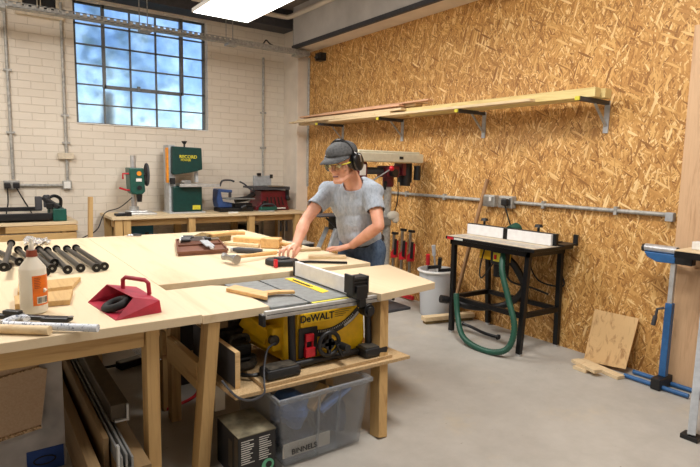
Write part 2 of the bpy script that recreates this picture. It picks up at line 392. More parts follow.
# ---------------------------------------------------------------- ceiling fittings
lp = T('ceiling_light_panel', 'bright rectangular white panel light hanging under the ceiling', 'light', (2.32, 5.12, 3.2))
build('frame', MB().box(2.0, 2.64, 4.45, 5.76, 3.203, 3.24), 'white', lp)
build('diffuser', MB().box(2.015, 2.625, 4.465, 5.745, 3.199, 3.2028), 'led', lp)
wi = MB()
for x in (2.05, 2.59):
    for y in (4.6, 5.6): wi.cyl((x, y, 3.24), (x, y, CZ), .004, n=6)
build('hanging_wire', wi, 'steel', lp)
pp = MB().tube(bez([(2.6, 7.48, 3.86), (3.4, 7.48, 3.86), (4.0, 7.48, 3.86), (4.08, 7.4, 3.86), (4.09, 7.2, 3.86), (4.09, 5.5, 3.86), (4.09, 2.5, 3.86)], 6), .035)
single('ceiling_pipe', pp, 'pillar', 'cream pipe bending round the corner just under the ceiling', 'pipe', smooth=True)
# cable tray
ty = 7.3; tz = 3.335
ct = T('cable_tray', 'perforated galvanised cable tray crossing in front of the window', 'cable tray', (1.5, ty, tz))
t_ = MB(); x = -2.1
while x < 3.1:
    t_.box(x, x+.045, ty-.05, ty-.046, tz-.03, tz+.03); x += .075
t_.box(-2.1, 4.35, ty-.05, ty-.046, tz+.022, tz+.032); t_.box(-2.1, 4.35, ty-.05, ty-.046, tz-.032, tz-.022); t_.box(-2.1, 4.35, ty-.046, ty+.07, tz-.032, tz-.026); t_.box(3.1, 4.35, ty-.049, ty-.045, tz-.03, tz+.03)
t_.box(-2.1, 4.35, ty+.066, ty+.07, tz-.03, tz+.03)
build('tray', t_, 'galv', ct)
for hx in (.35, 1.93, 3.1, 4.18):
    h_ = MB().box(hx-.07, hx+.07, ty-.08, ty+.1, tz-.06, tz-.034)
    for dx in (-.05, .05): h_.cyl((hx+dx, ty+.085, tz-.06), (hx+dx, ty+.085, CZ if hx != 4.18 else 3.99), .006, n=6)
    build('hanger', h_, 'galv', ct)
build('cable', MB().tube(bez([(3.3, ty, tz), (3.55, ty, tz+.02), (3.62, ty-.02, tz+.09), (3.7, ty, tz+.05), (3.9, ty, tz)]), .01, 6), 'cable', ct)

def conduit(pts, label, clips=(), axis='z', r=.018):
    b = MB().tube(pts, r, 10); p = V(pts[0])
    t = T('conduit', label, 'conduit', pts[0]); build('pipe', b, 'galv', t, smooth=True)
    for c in clips:
        d = .045 if axis == 'z' else .034
        k = MB().box(c[0]-d, c[0]+d, c[1]-.02, c[1]+.022, c[2]-.012, c[2]+.012) if axis == 'z' else MB().box(c[0]-.02, c[0]+.022, c[1]-.014, c[1]+.014, c[2]-d, c[2]+d)
        build('clip', k, 'galv', t)
    return t
cy = YB-.025
conduit([(.445, cy, 1.37), (.445, cy, 3.6)], 'vertical grey conduit at far left rising from the double socket', [(.445, cy, 1.95), (.445, cy, 2.7)])
conduit([(1.05, cy, 1.72), (1.05, cy, 3.6)], 'vertical grey conduit left of the window above the cream box', [(1.05, cy, 1.85), (1.05, cy, 2.2)])
conduit([(1.05, cy, 1.36), (1.05, cy, 1.64)], 'short vertical conduit between cream box and lone socket')
conduit([(.51, cy, 1.30), (.99, cy, 1.30)], 'short horizontal conduit joining the two sockets on the brick wall', [(.75, cy, 1.30)])
conduit([(3.87, cy, .01), (3.87, cy, 3.3)], 'vertical conduit on white brick wall right of the window', [(3.87, cy, 1.9), (3.87, cy, 2.45)])
conduit([(4.44, 7.425, 1.3), (4.44, 7.425, 3.3)], 'vertical conduit at the edge of the chipboard wall by the pier', [])
conduit([(W-.025, 6.7, 1.31), (W-.025, 3.77, 1.31)], 'horizontal conduit on chipboard wall between drill press and sockets', [(W-.025, 5.0, 1.31), (W-.025, 4.35, 1.31)], 'y')
conduit([(W-.025, 3.38, 1.31), (W-.025, 1.93, 1.31)], 'horizontal conduit on chipboard wall from the sockets to the tall board', [(W-.025, 3.05, 1.31), (W-.025, 2.35, 1.31)], 'y')
single('junction_box', MB().box(.95, 1.13, YB-.07, YB-.001, 1.64, 1.72), 'creamplast', 'cream rectangular junction box on conduit left of the window', 'junction box', bev=.006)
single('junction_box', MB().box(W-.05, W, 1.89, 1.95, 1.26, 1.33), 'grey', 'small grey conduit end box beside the tall leaning board', 'junction box', bev=.006)
single('wall_sensor', MB().box(W-.1, W-.001, 6.95, 7.1, 3.2, 3.31).cyl((W-.1, 7.02, 3.25), (W-.14, 7.04, 3.22), .03), 'black', 'small black sensor box high at the corner of the chipboard wall', 'sensor')
def socket(x0, x1, y0, y1, z0, z1, face, label, n=1):
    t = T('wall_socket', label, 'socket', ((x0+x1)/2, (y0+y1)/2, z0))
    build('back_box', MB().box(x0, x1, y0, y1, z0, z1), 'galv', t, .006)
    for i in range(n):
        if face == 'y':
            w = (x1-x0)/n; a = x0+w*i; build('face_plate', MB().box(a+.012, a+w-.012, y0-.006, y0+.002, z0+.012, z1-.012), 'white' if n == 1 else 'steel', t, .002)
        else:
            w = (y1-y0)/n; a = y0+w*i; build('face_plate', MB().box(x0-.006, x0+.002, a+.012, a+w-.012, z0+.012, z1-.012), 'steel', t, .002)
            build('rocker_switch', MB().box(x0-.014, x0-.004, a+.035, a+.06, z0+.06, z1-.02), 'white', t)
    return t
socket(.34, .51, YB-.07, YB-.001, 1.25, 1.36, 'y', 'metal double socket with two plugs on the white brick wall', 2)
socket(.99, 1.09, YB-.06, YB-.001, 1.25, 1.36, 'y', 'lone metal single socket under the cream junction box')
socket(W-.07, W-.001, 3.60, 3.76, 1.25, 1.37, 'x', 'left metal socket above the router table, nothing plugged in')
socket(W-.07, W-.001, 3.38, 3.55, 1.25, 1.37, 'x', 'right metal socket above the router table with a black plug')
def plug(c, pts, face, label):
    t = T('power_plug', label, 'plug', c); x, y, z = c
    b = MB().box(x-.035, x+.035, y-.05, y+.0, z-.035, z+.035) if face == 'y' else MB().box(x-.05, x, y-.035, y+.035, z-.035, z+.035)
    build('plug_body', b, 'black', t, .012); build('cable', MB().tube(bez(pts), .008, 6), 'cable', t, smooth=True)
plug((.375, YB-.076, 1.30), [(.375, 7.8, 1.27), (.375, 7.82, 1.1), (.36, 7.84, 1.0), (.33, 7.7, .93), (.25, 7.6, .93)], 'y', 'left black plug in the double socket on the brick wall')
plug((.47, YB-.076, 1.30), [(.47, 7.8, 1.27), (.54, 7.83, 1.12), (.6, 7.84, 1.0), (.62, 7.6, .93)], 'y', 'right black plug in the double socket on the brick wall')
plug((W-.077, 3.44, 1.31), [(W-.1, 3.44, 1.28), (W-.08, 3.38, 1.1), (W-.05, 3.33, .98), (W-.04, 3.2, .8), (W-.1, 3.0, .6), (W-.04, 2.78, .58), (W-.05, 2.8, .7)], 'x', 'black plug and lead in the socket over the router table')

# ---------------------------------------------------------------- shelf brackets and timber
sz = 2.23
for i, (y, tipx, lab) in enumerate([(6.46, 4.0, 'grey angled shelf bracket nearest the room corner'), (5.15, 4.05, 'grey angled shelf bracket above the pillar drill'), (3.845, 4.03, 'grey angled shelf bracket above the router table'), (2.51, 4.0, 'grey angled shelf bracket at the near end of the timber')]):
    t = T('shelf_bracket', lab, 'bracket', (W-.01, y, sz-.27), 0, 'brackets holding the timber')
    build('wall_plate', MB().box(W-.012, W-.001, y-.022, y+.022, 1.96, sz-.006), 'ltgrey', t)
    build('arm', MB().box(tipx, W-.002, y-.02, y+.02, sz-.035, sz-.003), 'dkgrey', t)
    build('strut', MB().bar((W-.012, y, 2.02), (W-.2, y, sz-.036), .02, .014), 'galv', t)
    build('end_cap', MB().box(tipx-.016, tipx-.001, y-.021, y+.021, sz-.036, sz-.004), 'yelletter', t, .004)
def plank(x0, x1, y0, y1, z0, z1, mat, label, dx=0., dz=0., grp='timber lengths on the wall shelf'):
    m = MB(); m.add([(x0, y0, z0), (x1, y0, z0), (x1, y0, z1), (x0, y0, z1), (x0+dx, y1, z0+dz), (x1+dx, y1, z0+dz), (x1+dx, y1, z1+dz), (x0+dx, y1, z1+dz)],
                     [(0, 1, 2, 3), (7, 6, 5, 4), (0, 4, 5, 1), (1, 5, 6, 2), (2, 6, 7, 3), (3, 7, 4, 0)])
    return single('timber_plank', m, mat, label, 'timber', grp, .003)
plank(4.12, 4.2, 2.44, 4.75, sz, sz+.075, 'cls', 'front squared yellowish timber reaching the near end of shelf')
plank(4.235, 4.33, 2.42, 4.8, sz, sz+.075, 'cls', 'rear squared yellowish timber beside the front one')
plank(4.02, 4.10, 2.98, 6.2, sz, sz+.025, 'paley', 'thin pale board ending midway under the squared timbers')
plank(4.03, 4.10, 4.9, 7.25, sz+.026, sz+.05, 'palex', 'wide pale board second from the bottom, left half of shelf', -.04)
plank(4.11, 4.2, 4.8, 7.15, sz, sz+.045, 'paley', 'square pale batten along the middle of the left shelf')
plank(4.21, 4.3, 4.86, 7.0, sz, sz+.06, 'piney', 'orange-toned pine batten at the back of left shelf')
plank(4.04, 4.12, 4.72, 7.1, sz+.052, sz+.078, 'paley', 'pale board third from the bottom of the left stack')
plank(4.13, 4.24, 4.82, 6.95, sz+.062, sz+.1, 'palex', 'thick pale board behind the third of the left stack')
plank(4.06, 4.15, 4.78, 7.05, sz+.102, sz+.124, 'pinkwood', 'front pinkish board in the top layer of the left stack')
plank(4.17, 4.28, 4.62, 7.1, sz+.102, sz+.13, 'paley', 'rear pale board in the top layer of the left stack')
plank(4.31, 4.4, 4.0, 6.9, sz+.0, sz+.06, 'piney', 'board at the wall behind all other shelf timber')
plank(4.1, 4.19, 4.35, 6.6, sz+.132, sz+.15, 'pinkwood', 'thin pinkish board lying crooked on top of the stack', .06, .0)
plank(4.22, 4.3, 4.55, 7.0, sz+.132, sz+.155, 'palex', 'uppermost pale board at the back of the left stack')

# ---------------------------------------------------------------- back benches
def bench(name, label, x0, x1, y0, y1, top, posts, rails, mat_top='plyx'):
    t = T(name, label, 'workbench', ((x0+x1)/2, (y0+y1)/2, 0))
    build('bench_top', MB().box(x0, x1, y0, y1, top-.035, top), mat_top, t, .003)
    for x in posts:
        for y in (y0+.02, y1-.12): build('leg', MB().box(x, x+.09, y, y+.08, 0, top-.036), 'pinez', t, .003)
    build('front_rail', MB().box(x0+.02, x1-.02, y0+.101, y0+.14, top-.13, top-.036), 'pinex', t, .003)
    build('lower_rail', MB().box(x0+.02, x1-.02, y0+.101, y0+.14, .2, .29), 'pinex', t, .003)
    return t
bench('machine_bench', 'long pine bench carrying the machines under the window', 1.42, 4.23, 7.1, 7.85, .93, (1.46, 1.56, 2.40, 3.28, 4.05), 0)
single('lower_shelf', MB().box(1.44, 4.2, 7.25, 7.84, .32, .35), 'chip', 'chipboard shelf inside the machine bench near the floor', 'shelf')
t = bench('engraver_bench', 'pine bench at far left carrying the black engraving machine', -1.2, 1.04, 7.1, 7.85, .90, (-1.1, .1, .93), 0)
build('side_batten', MB().box(.3, 1.03, 7.075, 7.099, .79, .86), 'pinex', t, .003)
build('side_batten', MB().box(-1.1, 1.02, 7.085, 7.099, .68, .77), 'pinex', t, .003)
single('timber_upright', MB().bar((1.12, 6.95, 0), (1.16, 6.95, 1.2), .055, .05), 'pinez', 'narrow pine stick standing upright between the two back benches', 'timber', bev=.003)
# engraver
en = T('engraving_machine', 'low black gantry engraver with dark green end plates', 'machine', (.2, 7.45, .9))
build('rail', MB().box(-1.0, .78, 7.16, 7.22, .925, 1.0), 'black', en, .006)
build('rail', MB().box(-1.0, .72, 7.66, 7.72, .99, 1.04), 'black', en, .006)
build('bed', MB().box(-1.0, .78, 7.23, 7.65, .925, .965), 'dkgrey', en, .004)
build('foot', MB().box(-.9, .75, 7.25, 7.3, .9, .924), 'black', en)
build('end_plate', MB().box(.785, .93, 7.15, 7.2, .905, 1.05), 'midgreen', en, .01); build('end_plate', MB().box(.785, .93, 7.62, 7.74, .905, 1.08), 'midgreen', en, .01)
build('end_frame', MB().box(.80, .91, 7.2, 7.64, .93, 1.06), 'green', en, .01)
g = MB().bar((.76, 7.2, 1.08), (.78, 7.7, 1.14), .07, .07).bar((.86, 7.2, 1.06), (.7, 7.3, 1.18), .05, .05); build('gantry', g, 'black', en, .008)
build('motor', MB().box(.62, .69, 7.27, 7.36, 1.03, 1.19).cyl((.74, 7.3, 1.06), (.74, 7.3, 1.21), .035), 'dkgrey', en, .01)
build('cable_chain', MB().tube(bez([(.72, 7.4, 1.12), (.82, 7.4, 1.19), (.9, 7.42, 1.15), (.9, 7.44, 1.05)]), .02, 6), 'black', en)
# bench pillar drill
dp = T('bench_drill', 'small green bench drill with chrome column and red levers', 'drill press', (1.82, 7.35, .93))
build('base', MB().box(1.62, 2.05, 7.2, 7.5, .93, .955).box(1.7, 1.95, 7.25, 7.45, .955, .98), 'alu', dp, .006)
build('column', MB().cyl((1.815, 7.45, .96), (1.815, 7.45, 1.71), .035), 'chrome', dp, smooth=True)
build('collar', MB().cyl((1.815, 7.45, .955), (1.815, 7.45, 1.03), .06), 'alu', dp, smooth=True)
hd = build('head', MB().prism([(1.72, 7.25, 1.55), (1.9, 7.25, 1.55), (1.92, 7.25, 1.24), (1.88, 7.25, 1.2), (1.76, 7.25, 1.2), (1.73, 7.25, 1.24)], (0, .24, 0)), 'midgreen', dp, .015)
build('display', MB().box(1.8, 1.87, 7.238, 7.249, 1.37, 1.41), 'white', hd); build('dial', MB().cyl((1.84, 7.235, 1.29), (1.84, 7.249, 1.29), .03), 'black', hd)
build('badge', MB().cyl((1.84, 7.24, 1.475), (1.84, 7.249, 1.475), .03), 'orange', hd)
build('chuck', MB().cyl((1.85, 7.3, 1.1), (1.85, 7.3, 1.2), .03, .04), 'black', dp, smooth=True)
build('hand_wheel', MB().tube([(1.965, 7.36+.1*math.cos(a*PI/12), 1.46+.14*math.sin(a*PI/12)) for a in range(24)], .016, 8, True).bar((1.965, 7.36, 1.33), (1.965, 7.36, 1.59), .015, .02).cyl((1.9, 7.36, 1.46), (1.97, 7.36, 1.46), .025), 'dkgrey', dp, smooth=True)
build('lever', MB().tube([(1.73, 7.3, 1.47), (1.65, 7.3, 1.47), (1.65, 7.3, 1.4)], .012, 8), 'red', dp); build('lever', MB().tube([(1.74, 7.3, 1.25), (1.68, 7.3, 1.26), (1.6, 7.28, 1.285)], .013, 8), 'red', dp)
build('power_lead', MB().tube(bez([(1.78, 7.4, 1.15), (1.6, 7.3, 1.03), (1.4, 7.2, .97), (1.3, 7.15, .78), (1.2, 7.3, .68), (1.05, 7.5, .6), (.95, 7.6, .7)]), .007, 6), 'cable', dp, smooth=True)
single('bench_vice', MB().box(1.5, 1.66, 7.22, 7.28, .931, .95).cyl((1.48, 7.25, .955), (1.62, 7.25, .955), .015).box(1.62, 1.68, 7.2, 7.3, .931, .98), 'black', 'small black clamp lying in front of the bench drill', 'clamp')
# bandsaw
bs = T('bandsaw', 'dark green bandsaw with pale table and yellow lettering', 'bandsaw', (2.42, 7.45, .93))
build('frame', MB().box(2.2, 2.29, 7.36, 7.6, .94, 1.87), 'ltgrey', bs, .008)
uc = build('upper_cover', MB().prism([(2.23, 7.28, 1.85), (2.64, 7.28, 1.84), (2.65, 7.28, 1.54), (2.5, 7.28, 1.5), (2.25, 7.28, 1.46), (2.225, 7.28, 1.49)], (0, .3, 0)), 'green', bs, .012)
lc = build('lower_cover', MB().box(2.23, 2.64, 7.28, 7.6, .95, 1.3), 'green', bs, .012)
build('base', MB().box(2.18, 2.68, 7.26, 7.62, .93, .949), 'ltgrey', bs)
build('table', MB().box(2.35, 2.8, 7.24, 7.56, 1.315, 1.335), 'alu', bs, .003)
build('fence_rail', MB().box(2.3, 2.87, 7.2, 7.235, 1.3, 1.34), 'alu', bs, .003)
build('rip_fence', MB().box(2.36, 2.46, 7.22, 7.3, 1.337, 1.39).cyl((2.32, 7.2, 1.37), (2.36, 7.2, 1.37), .02), 'alugrey', bs, .005)
build('blade_guard', MB().box(2.58, 2.62, 7.38, 7.42, 1.36, 1.54), 'ltgrey', bs)
build('tension_knob', MB().cyl((2.44, 7.42, 1.85), (2.44, 7.42, 1.89), .012).cyl((2.44, 7.42, 1.89), (2.44, 7.42, 1.93), .02, .04), 'black', bs)
build('push_stick', MB().box(2.165, 2.19, 7.32, 7.4, 1.35, 1.83), 'orange', bs, .008)
build('switch_box', MB().box(2.21, 2.27, 7.3, 7.355, 1.335, 1.42), 'black', bs, .004)
build('side_knob', MB().cyl((2.65, 7.45, 1.68), (2.69, 7.45, 1.68), .02).cyl((2.645, 7.45, 1.1), (2.68, 7.45, 1.1), .018), 'black', bs)
text('lettering', 'RECORD', .062, 'yelletter', bs, (2.445, 7.272, 1.71), (PI/2, 0, 0)); text('lettering', 'POWER', .04, 'yelletter', bs, (2.41, 7.272, 1.665), (PI/2, 0, 0))
build('rating_plate', MB().box(2.5, 2.61, 7.276, 7.2785, .98, 1.04), 'yelletter', bs)
# scroll saw
ss = T('scroll_saw', 'blue and black scroll saw between bandsaw and maroon machine', 'scroll saw', (3.1, 7.4, .93))
build('body', MB().prism([(2.86, 7.3, 1.26), (2.9, 7.3, 1.27), (2.92, 7.3, 1.16), (2.94, 7.3, 1.08), (3.08, 7.3, 1.06), (3.08, 7.3, .995), (2.87, 7.3, .995), (2.85, 7.3, 1.1)], (0, .2, 0)), 'navy', ss, .01)
build('upper_arm', MB().bar((2.88, 7.4, 1.245), (3.1, 7.36, 1.225), .045, .045), 'navy', ss, .01)
build('base', MB().box(2.87, 3.4, 7.25, 7.5, .931, .99).box(3.12, 3.4, 7.3, 7.45, .991, 1.05), 'black', ss, .01)
build('saw_table', MB().box(2.96, 3.4, 7.2, 7.5, 1.115, 1.13), 'castgrey', ss, .003)
build('blade_holder', MB().box(3.05, 3.08, 7.33, 7.37, 1.14, 1.22).cyl((3.065, 7.35, 1.1), (3.065, 7.35, 1.25), .005, n=6), 'dkgrey', ss)
build('blower_hose', MB().tube(bez([(2.93, 7.4, 1.3), (2.97, 7.4, 1.38), (3.08, 7.38, 1.39), (3.14, 7.36, 1.37)]), .014, 8), 'black', ss)
build('lamp_arm', MB().tube(bez([(3.22, 7.35, 1.37), (3.3, 7.35, 1.33), (3.38, 7.33, 1.26), (3.45, 7.32, 1.23)]), [.012]*24+[.022], 8), 'dkgrey', ss)
build('knob', MB().cyl((2.87, 7.3, 1.31), (2.87, 7.3, 1.34), .02), 'black', ss); build('front_knob', MB().cyl((3.2, 7.24, .99), (3.26, 7.22, 1.02), .03), 'black', ss)
single('sanding_block', MB().box(2.98, 3.12, 7.14, 7.18, .931, .95), 'white', 'flat pale scrap lying at the front of the scroll saw', 'scrap')
sd = T('hand_sander', 'small green and grey power tool lying before the maroon machine', 'sander', (3.6, 7.2, .93))
build('body', MB().box(3.5, 3.78, 7.15, 7.24, .945, 1.0), 'midgreen', sd, .015); build('pad', MB().box(3.5, 3.72, 7.14, 7.25, .931, .944), 'grey', sd)
build('handle', MB().tube(bez([(3.52, 7.2, 1.0), (3.58, 7.2, 1.035), (3.72, 7.2, 1.03), (3.78, 7.2, .98)]), .015, 8), 'dkgrey', sd)
# planer
pl = T('bench_planer', 'maroon bench planer with long dark table and grey fence', 'planer', (3.85, 7.45, .93))
build('base', MB().prism([(3.52, 7.25, .935), (4.1, 7.25, .935), (4.07, 7.25, 1.0), (4.02, 7.25, 1.24), (3.6, 7.25, 1.24), (3.6, 7.25, 1.05), (3.52, 7.25, 1.0)], (0, .4, 0)), 'dkred', pl, .015)
vn = MB()
for i in range(5): vn.bar((3.72+.065*i, 7.243, 1.01), (3.70+.06*i, 7.243, 1.14), .02, .006, (0, 1, 0))
build('vent_slots', vn, 'black', pl)
build('planer_table', MB().box(3.46, 4.07, 7.2, 7.6, 1.27, 1.3).box(3.46, 4.07, 7.2, 7.24, 1.25, 1.27), 'dkgrey', pl, .004)
build('fence', MB().box(3.6, 3.9, 7.5, 7.54, 1.301, 1.46), 'grey', pl, .004)
build('fence_clamp', MB().cyl((3.64, 7.47, 1.48), (3.7, 7.47, 1.48), .02).box(3.87, 3.9, 7.45, 7.5, 1.42, 1.48), 'black', pl)
build('blade_cover', MB().box(3.7, 3.95, 7.18, 7.4, 1.301, 1.315), 'steel', pl, .003)
build('knob', MB().cyl((3.65, 7.2, 1.05), (3.65, 7.245, 1.05), .035), 'black', pl); build('side_knob', MB().box(4.01, 4.05, 7.19, 7.24, 1.1, 1.25).cyl((4.03, 7.17, 1.1), (4.03, 7.21, 1.15), .03), 'black', pl)
build('logo_plate', MB().box(3.82, 4.02, 7.244, 7.249, .955, .975), 'whiteink', pl)
build('dust_chute', MB().tube(bez([(3.5, 7.3, 1.18), (3.35, 7.26, 1.12), (3.18, 7.25, 1.10)]), .04, 10), 'black', pl, smooth=True)
SH = [(dp, -.02, .1, .05), (bs, .04, .1, .0), (ss, .06, .1, .0), (sd, .03, .1, 0), (pl, .0, .14, 0)]
# under the back bench
tb = T('tool_case', 'teal plastic tool case on the shelf under the machine bench', 'case', (1.8, 7.6, .35))
build('body', MB().box(1.62, 2.02, 7.45, 7.75, .351, .83), 'teal', tb, .02); build('latch', MB().box(1.7, 1.75, 7.435, 7.449, .6, .68).box(1.9, 1.95, 7.435, 7.449, .6, .68), 'black', tb); build('handle', MB().tube([(1.76, 7.6, .83), (1.77, 7.6, .86), (1.87, 7.6, .86), (1.88, 7.6, .83)], .012, 8), 'black', tb)
single('storage_crate', MB().box(2.55, 3.2, 7.4, 7.8, .351, .6), 'dkgrey', 'dark crate on the bench shelf below the bandsaw', 'crate', bev=.01)
single('storage_crate', MB().box(3.4, 3.62, 7.5, 7.8, .351, .7), 'black', 'black crate on the bench shelf below the planer', 'crate', bev=.01)
for x, lab in ((3.83, 'left of the two black clamps hanging under the machine bench'), (3.93, 'right of the two black clamps hanging under the machine bench')):
    c = T('bar_clamp', lab, 'clamp', (x, 7.3, .4), 0, 'clamps under the machine bench'); build('bar', MB().box(x-.008, x+.008, 7.24, 7.26, .45, .87), 'steel', c); build('jaw', MB().box(x-.03, x+.02, 7.215, 7.27, .8, .86), 'black', c); build('handle', MB().cyl((x+.03, 7.24, .62), (x+.03, 7.24, .78), .018), 'black', c)
single('steel_bar', MB().bar((4.0, 7.2, .0), (4.2, 7.08, .85), .03, .03), 'black', 'black bar leaning at the right end of the machine bench', 'bar')

for o, dx, dy, dz in SH: o.location += V((dx, dy, 0))*K
# ---------------------------------------------------------------- radial drill
rd = T('radial_drill', 'floor standing drill with long cream head and red fittings', 'drill press', (3.95, 4.75, 0))
build('base', MB().box(3.72, 4.15, 4.5, 5.1, 0, .04), 'dkgrey', rd, .01)
build('column', MB().cyl((3.975, 4.78, .04), (3.975, 4.78, 1.56), .045, n=24), 'galv', rd, smooth=True)
hc = build('head_cover', MB().box(3.42, 4.37, 4.62, 4.9, 1.7, 1.8).box(3.45, 4.34, 4.65, 4.87, 1.8, 1.825), 'cream', rd, .02)
build('latch', MB().box(4.0, 4.05, 4.61, 4.622, 1.735, 1.765), 'black', hc)
build('ram', MB().cyl((3.5, 4.78, 1.6), (4.28, 4.78, 1.6), .04), 'dkgrey', rd, smooth=True)
build('head_casting', MB().box(3.44, 3.6, 4.68, 4.88, 1.5, 1.695), 'dkred', rd, .012)
build('scale_plate', MB().box(3.49, 3.57, 4.672, 4.679, 1.55, 1.67), 'white', rd)
build('ram_clamp', MB().box(3.88, 4.06, 4.68, 4.88, 1.53, 1.66).cyl((3.975, 4.78, 1.42), (3.975, 4.78, 1.56), .065), 'dkred', rd, .012)
build('clamp_knob', MB().cyl((3.95, 4.62, 1.58), (3.95, 4.68, 1.58), .045), 'black', rd); build('clamp_knob', MB().cyl((3.86, 4.7, 1.4), (3.84, 4.66, 1.48), .02), 'black', rd)
build('feed_lever', MB().cyl((3.66, 4.65, 1.5), (3.82, 4.56, 1.62), .008, n=8), 'steel', rd, smooth=True)
build('lever_knob', MB().ell((3.83, 4.55, 1.63), (.03,)*3), 'red', rd, smooth=True)
build('motor_bracket', MB().box(4.12, 4.18, 4.7, 4.86, 1.55, 1.695), 'dkred', rd, .01)
mt = build('motor', MB().cyl((4.25, 4.8, 1.47), (4.25, 4.8, 1.695), .08).cyl((4.25, 4.8, 1.43), (4.25, 4.8, 1.47), .065), 'black', rd, smooth=True)
build('capacitor', MB().cyl((4.33, 4.68, 1.5), (4.33, 4.68, 1.67), .04), 'black', mt, smooth=True)
build('spindle', MB().cyl((3.52, 4.78, 1.25), (3.52, 4.78, 1.5), .04, .05), 'steel', rd, smooth=True)
build('table_support', MB().box(3.86, 3.98, 4.7, 4.86, .98, 1.08), 'castgrey', rd, .01)
build('work_table', MB().lathe((3.62, 4.76, 1.02), [(.14, 0), (.16, .01), (.16, .035)]).box(3.7, 3.88, 4.72, 4.8, 1.02, 1.045), 'castgrey', rd, smooth=True)
build('power_lead', MB().tube(bez([(4.1, 4.76, 1.55), (4.08, 4.72, 1.3), (4.05, 4.74, 1.12), (3.99, 4.78, .95), (4.0, 4.8, .5), (4.02, 4.9, .05)]), .007, 6), 'cable', rd, smooth=True)
rd.location += V((-.04, 0, -.012))*K
bgm = MB().ell((3.96, 4.7, 1.08), (.085, .05, .055), n=14).ell((3.99, 4.69, 1.04), (.05, .04, .05), n=12); single('plastic_bag', bgm, 'bottle', 'crumpled white bag tied round the drill column', 'bag', smooth=True)
# folding trestle behind the man
fw = T('folding_workbench', 'folding workbench with grey steel legs behind the man', 'workbench', (3.2, 5.8, 0))
build('top', MB().box(3.02, 3.62, 5.55, 5.85, 1.0, 1.018), 'dkgrey', fw, .004)
build('bracket', MB().box(3.28, 3.55, 5.6, 5.75, .83, .999).bar((3.15, 5.6, .99), (3.3, 5.6, .86), .03, .02), 'black', fw, .006)
for a, b in (((3.3, 5.6, .85), (2.98, 5.6, 0)), ((3.45, 5.6, .8), (3.8, 5.6, 0)), ((3.3, 5.8, .85), (2.98, 5.95, 0)), ((3.45, 5.8, .8), (3.8, 5.95, 0))): build('leg', MB().bar(a, b, .05, .05), 'grey', fw, .004)
build('cross_panel', MB().box(3.22, 3.6, 5.6, 5.62, .62, .74), 'ltgrey', fw, .003)
fw.location += V((.28, -.3, .03))*K
mc = T('power_tool', 'black machine on the floor stand beneath the folding workbench', 'power tool', (2.95, 6.0, .45))
build('body', MB().box(2.75, 3.2, 5.98, 6.25, .5, .66), 'black', mc, .02); build('top_plate', MB().box(2.75, 3.2, 5.98, 6.25, .661, .675), 'galv', mc); build('stand', MB().box(2.8, 3.15, 6.0, 6.2, 0, .499), 'dkgrey', mc)
mc.location += V((.28, -.35, 0))*K

# sash clamps by the wall
def sash(x, y, lab, zt):
    c = T('sash_clamp', lab, 'clamp', (x, y, 0), 0, 'red sash clamps by the wall')
    build('bar', MB().box(x-.012, x+.012, y-.014, y+.014, 0.02, zt), 'steel', c)
    build('sliding_jaw', MB().prism([(x-.015, y-.07, .50), (x-.015, y+.04, .48), (x-.015, y+.045, .56), (x-.015, y+.0, .59), (x-.015, y-.05, .72), (x-.015, y-.08, .72)], (.03, 0, 0)), 'red', c, .006)
    build('handle', MB().cyl((x-.03, y-.06, .54), (x-.03, y-.07, .74), .02, .016), 'black', c)
    build('foot_jaw', MB().box(x-.018, x+.018, y-.09, y+.06, .02, .07), 'red', c, .006)
    build('end_stop', MB().box(x-.016, x+.016, y-.06, y+.03, zt-.03, zt+.0), 'black', c)
sash(4.36, 5.14, 'left red sash clamp standing against the chipboard wall', .82)
sash(4.36, 4.98, 'middle red sash clamp standing against the chipboard wall', .88)
sash(4.36, 4.83, 'right red sash clamp, nearest the bucket, against the wall', .88)

# bucket with tools
bx, by = 4.2, 4.2
bk = T('bucket', 'milky white plastic bucket of tools on the floor by the wall', 'bucket', (bx, by, 0))
build('shell', MB().lathe((bx, by, 0), [(.155, .0), (.165, .01), (.195, .5), (.205, .5), (.205, .52), (.188, .52), (.185, .5), (.156, .02), (0.0, .02)], n=32), 'bucket', bk, smooth=True)
build('rim', MB().tube([(bx+.205*math.cos(a*PI/16), by+.205*math.sin(a*PI/16), .505) for a in range(32)], .012, 8, True), 'white', bk, smooth=True)
build('contents', MB().ell((bx, by, .12), (.13, .13, .09)), 'grey', bk)
def tool(p, q, lab, m1, m2, jaw=True):
    c = T('hand_clamp', lab, 'clamp', p, 0, 'tools standing in the bucket'); p = V(p); q = V(q); d = (q-p).normalized()
    build('bar', MB().cyl(p, q, .012, n=8), m1, c); build('grip', MB().cyl(q-d*.02, q+d*.1, .022), m2, c)
    if jaw: build('jaw', MB().bar(p+(q-p)*.85, p+(q-p)*.85+V((.1, -.1, .02)), .03, .035), 'black', c)
tool((bx-.05, by+.08, .22), (bx-.14, by+.0, .6), 'red handled clamp standing in the white bucket', 'steel', 'red')
tool((bx+.02, by, .22), (bx-.02, by-.06, .56), 'black jawed clamp in the middle of the white bucket', 'dkgrey', 'black')
tool((bx+.08, by+.05, .22), (bx+.0, by+.05, .68), 'long clear handled tool standing in the white bucket', 'alu', 'ltgrey', False)
# broom
br_ = T('broom', 'broom with long wooden handle leaning behind the router table', 'broom', (4.1, 3.9, 0))
build('handle', MB().cyl((4.12, 3.88, .05), (4.42, 3.74, 1.53), .02, n=12), 'handle', br_, smooth=True)
build('head', MB().bar((3.82, 3.99, .055), (4.42, 3.84, .055), .09, .05), 'palex', br_, .008)
build('bristles', MB().bar((3.84, 3.985, .015), (4.4, 3.845, .015), .07, .028), 'bristle', br_)
sb = MB().bar((3.6, 4.5, .012), (3.85, 4.75, .012), .12, .02); single('offcut', sb, 'alu', 'pale metal offcut on the floor behind the man', 'offcut')

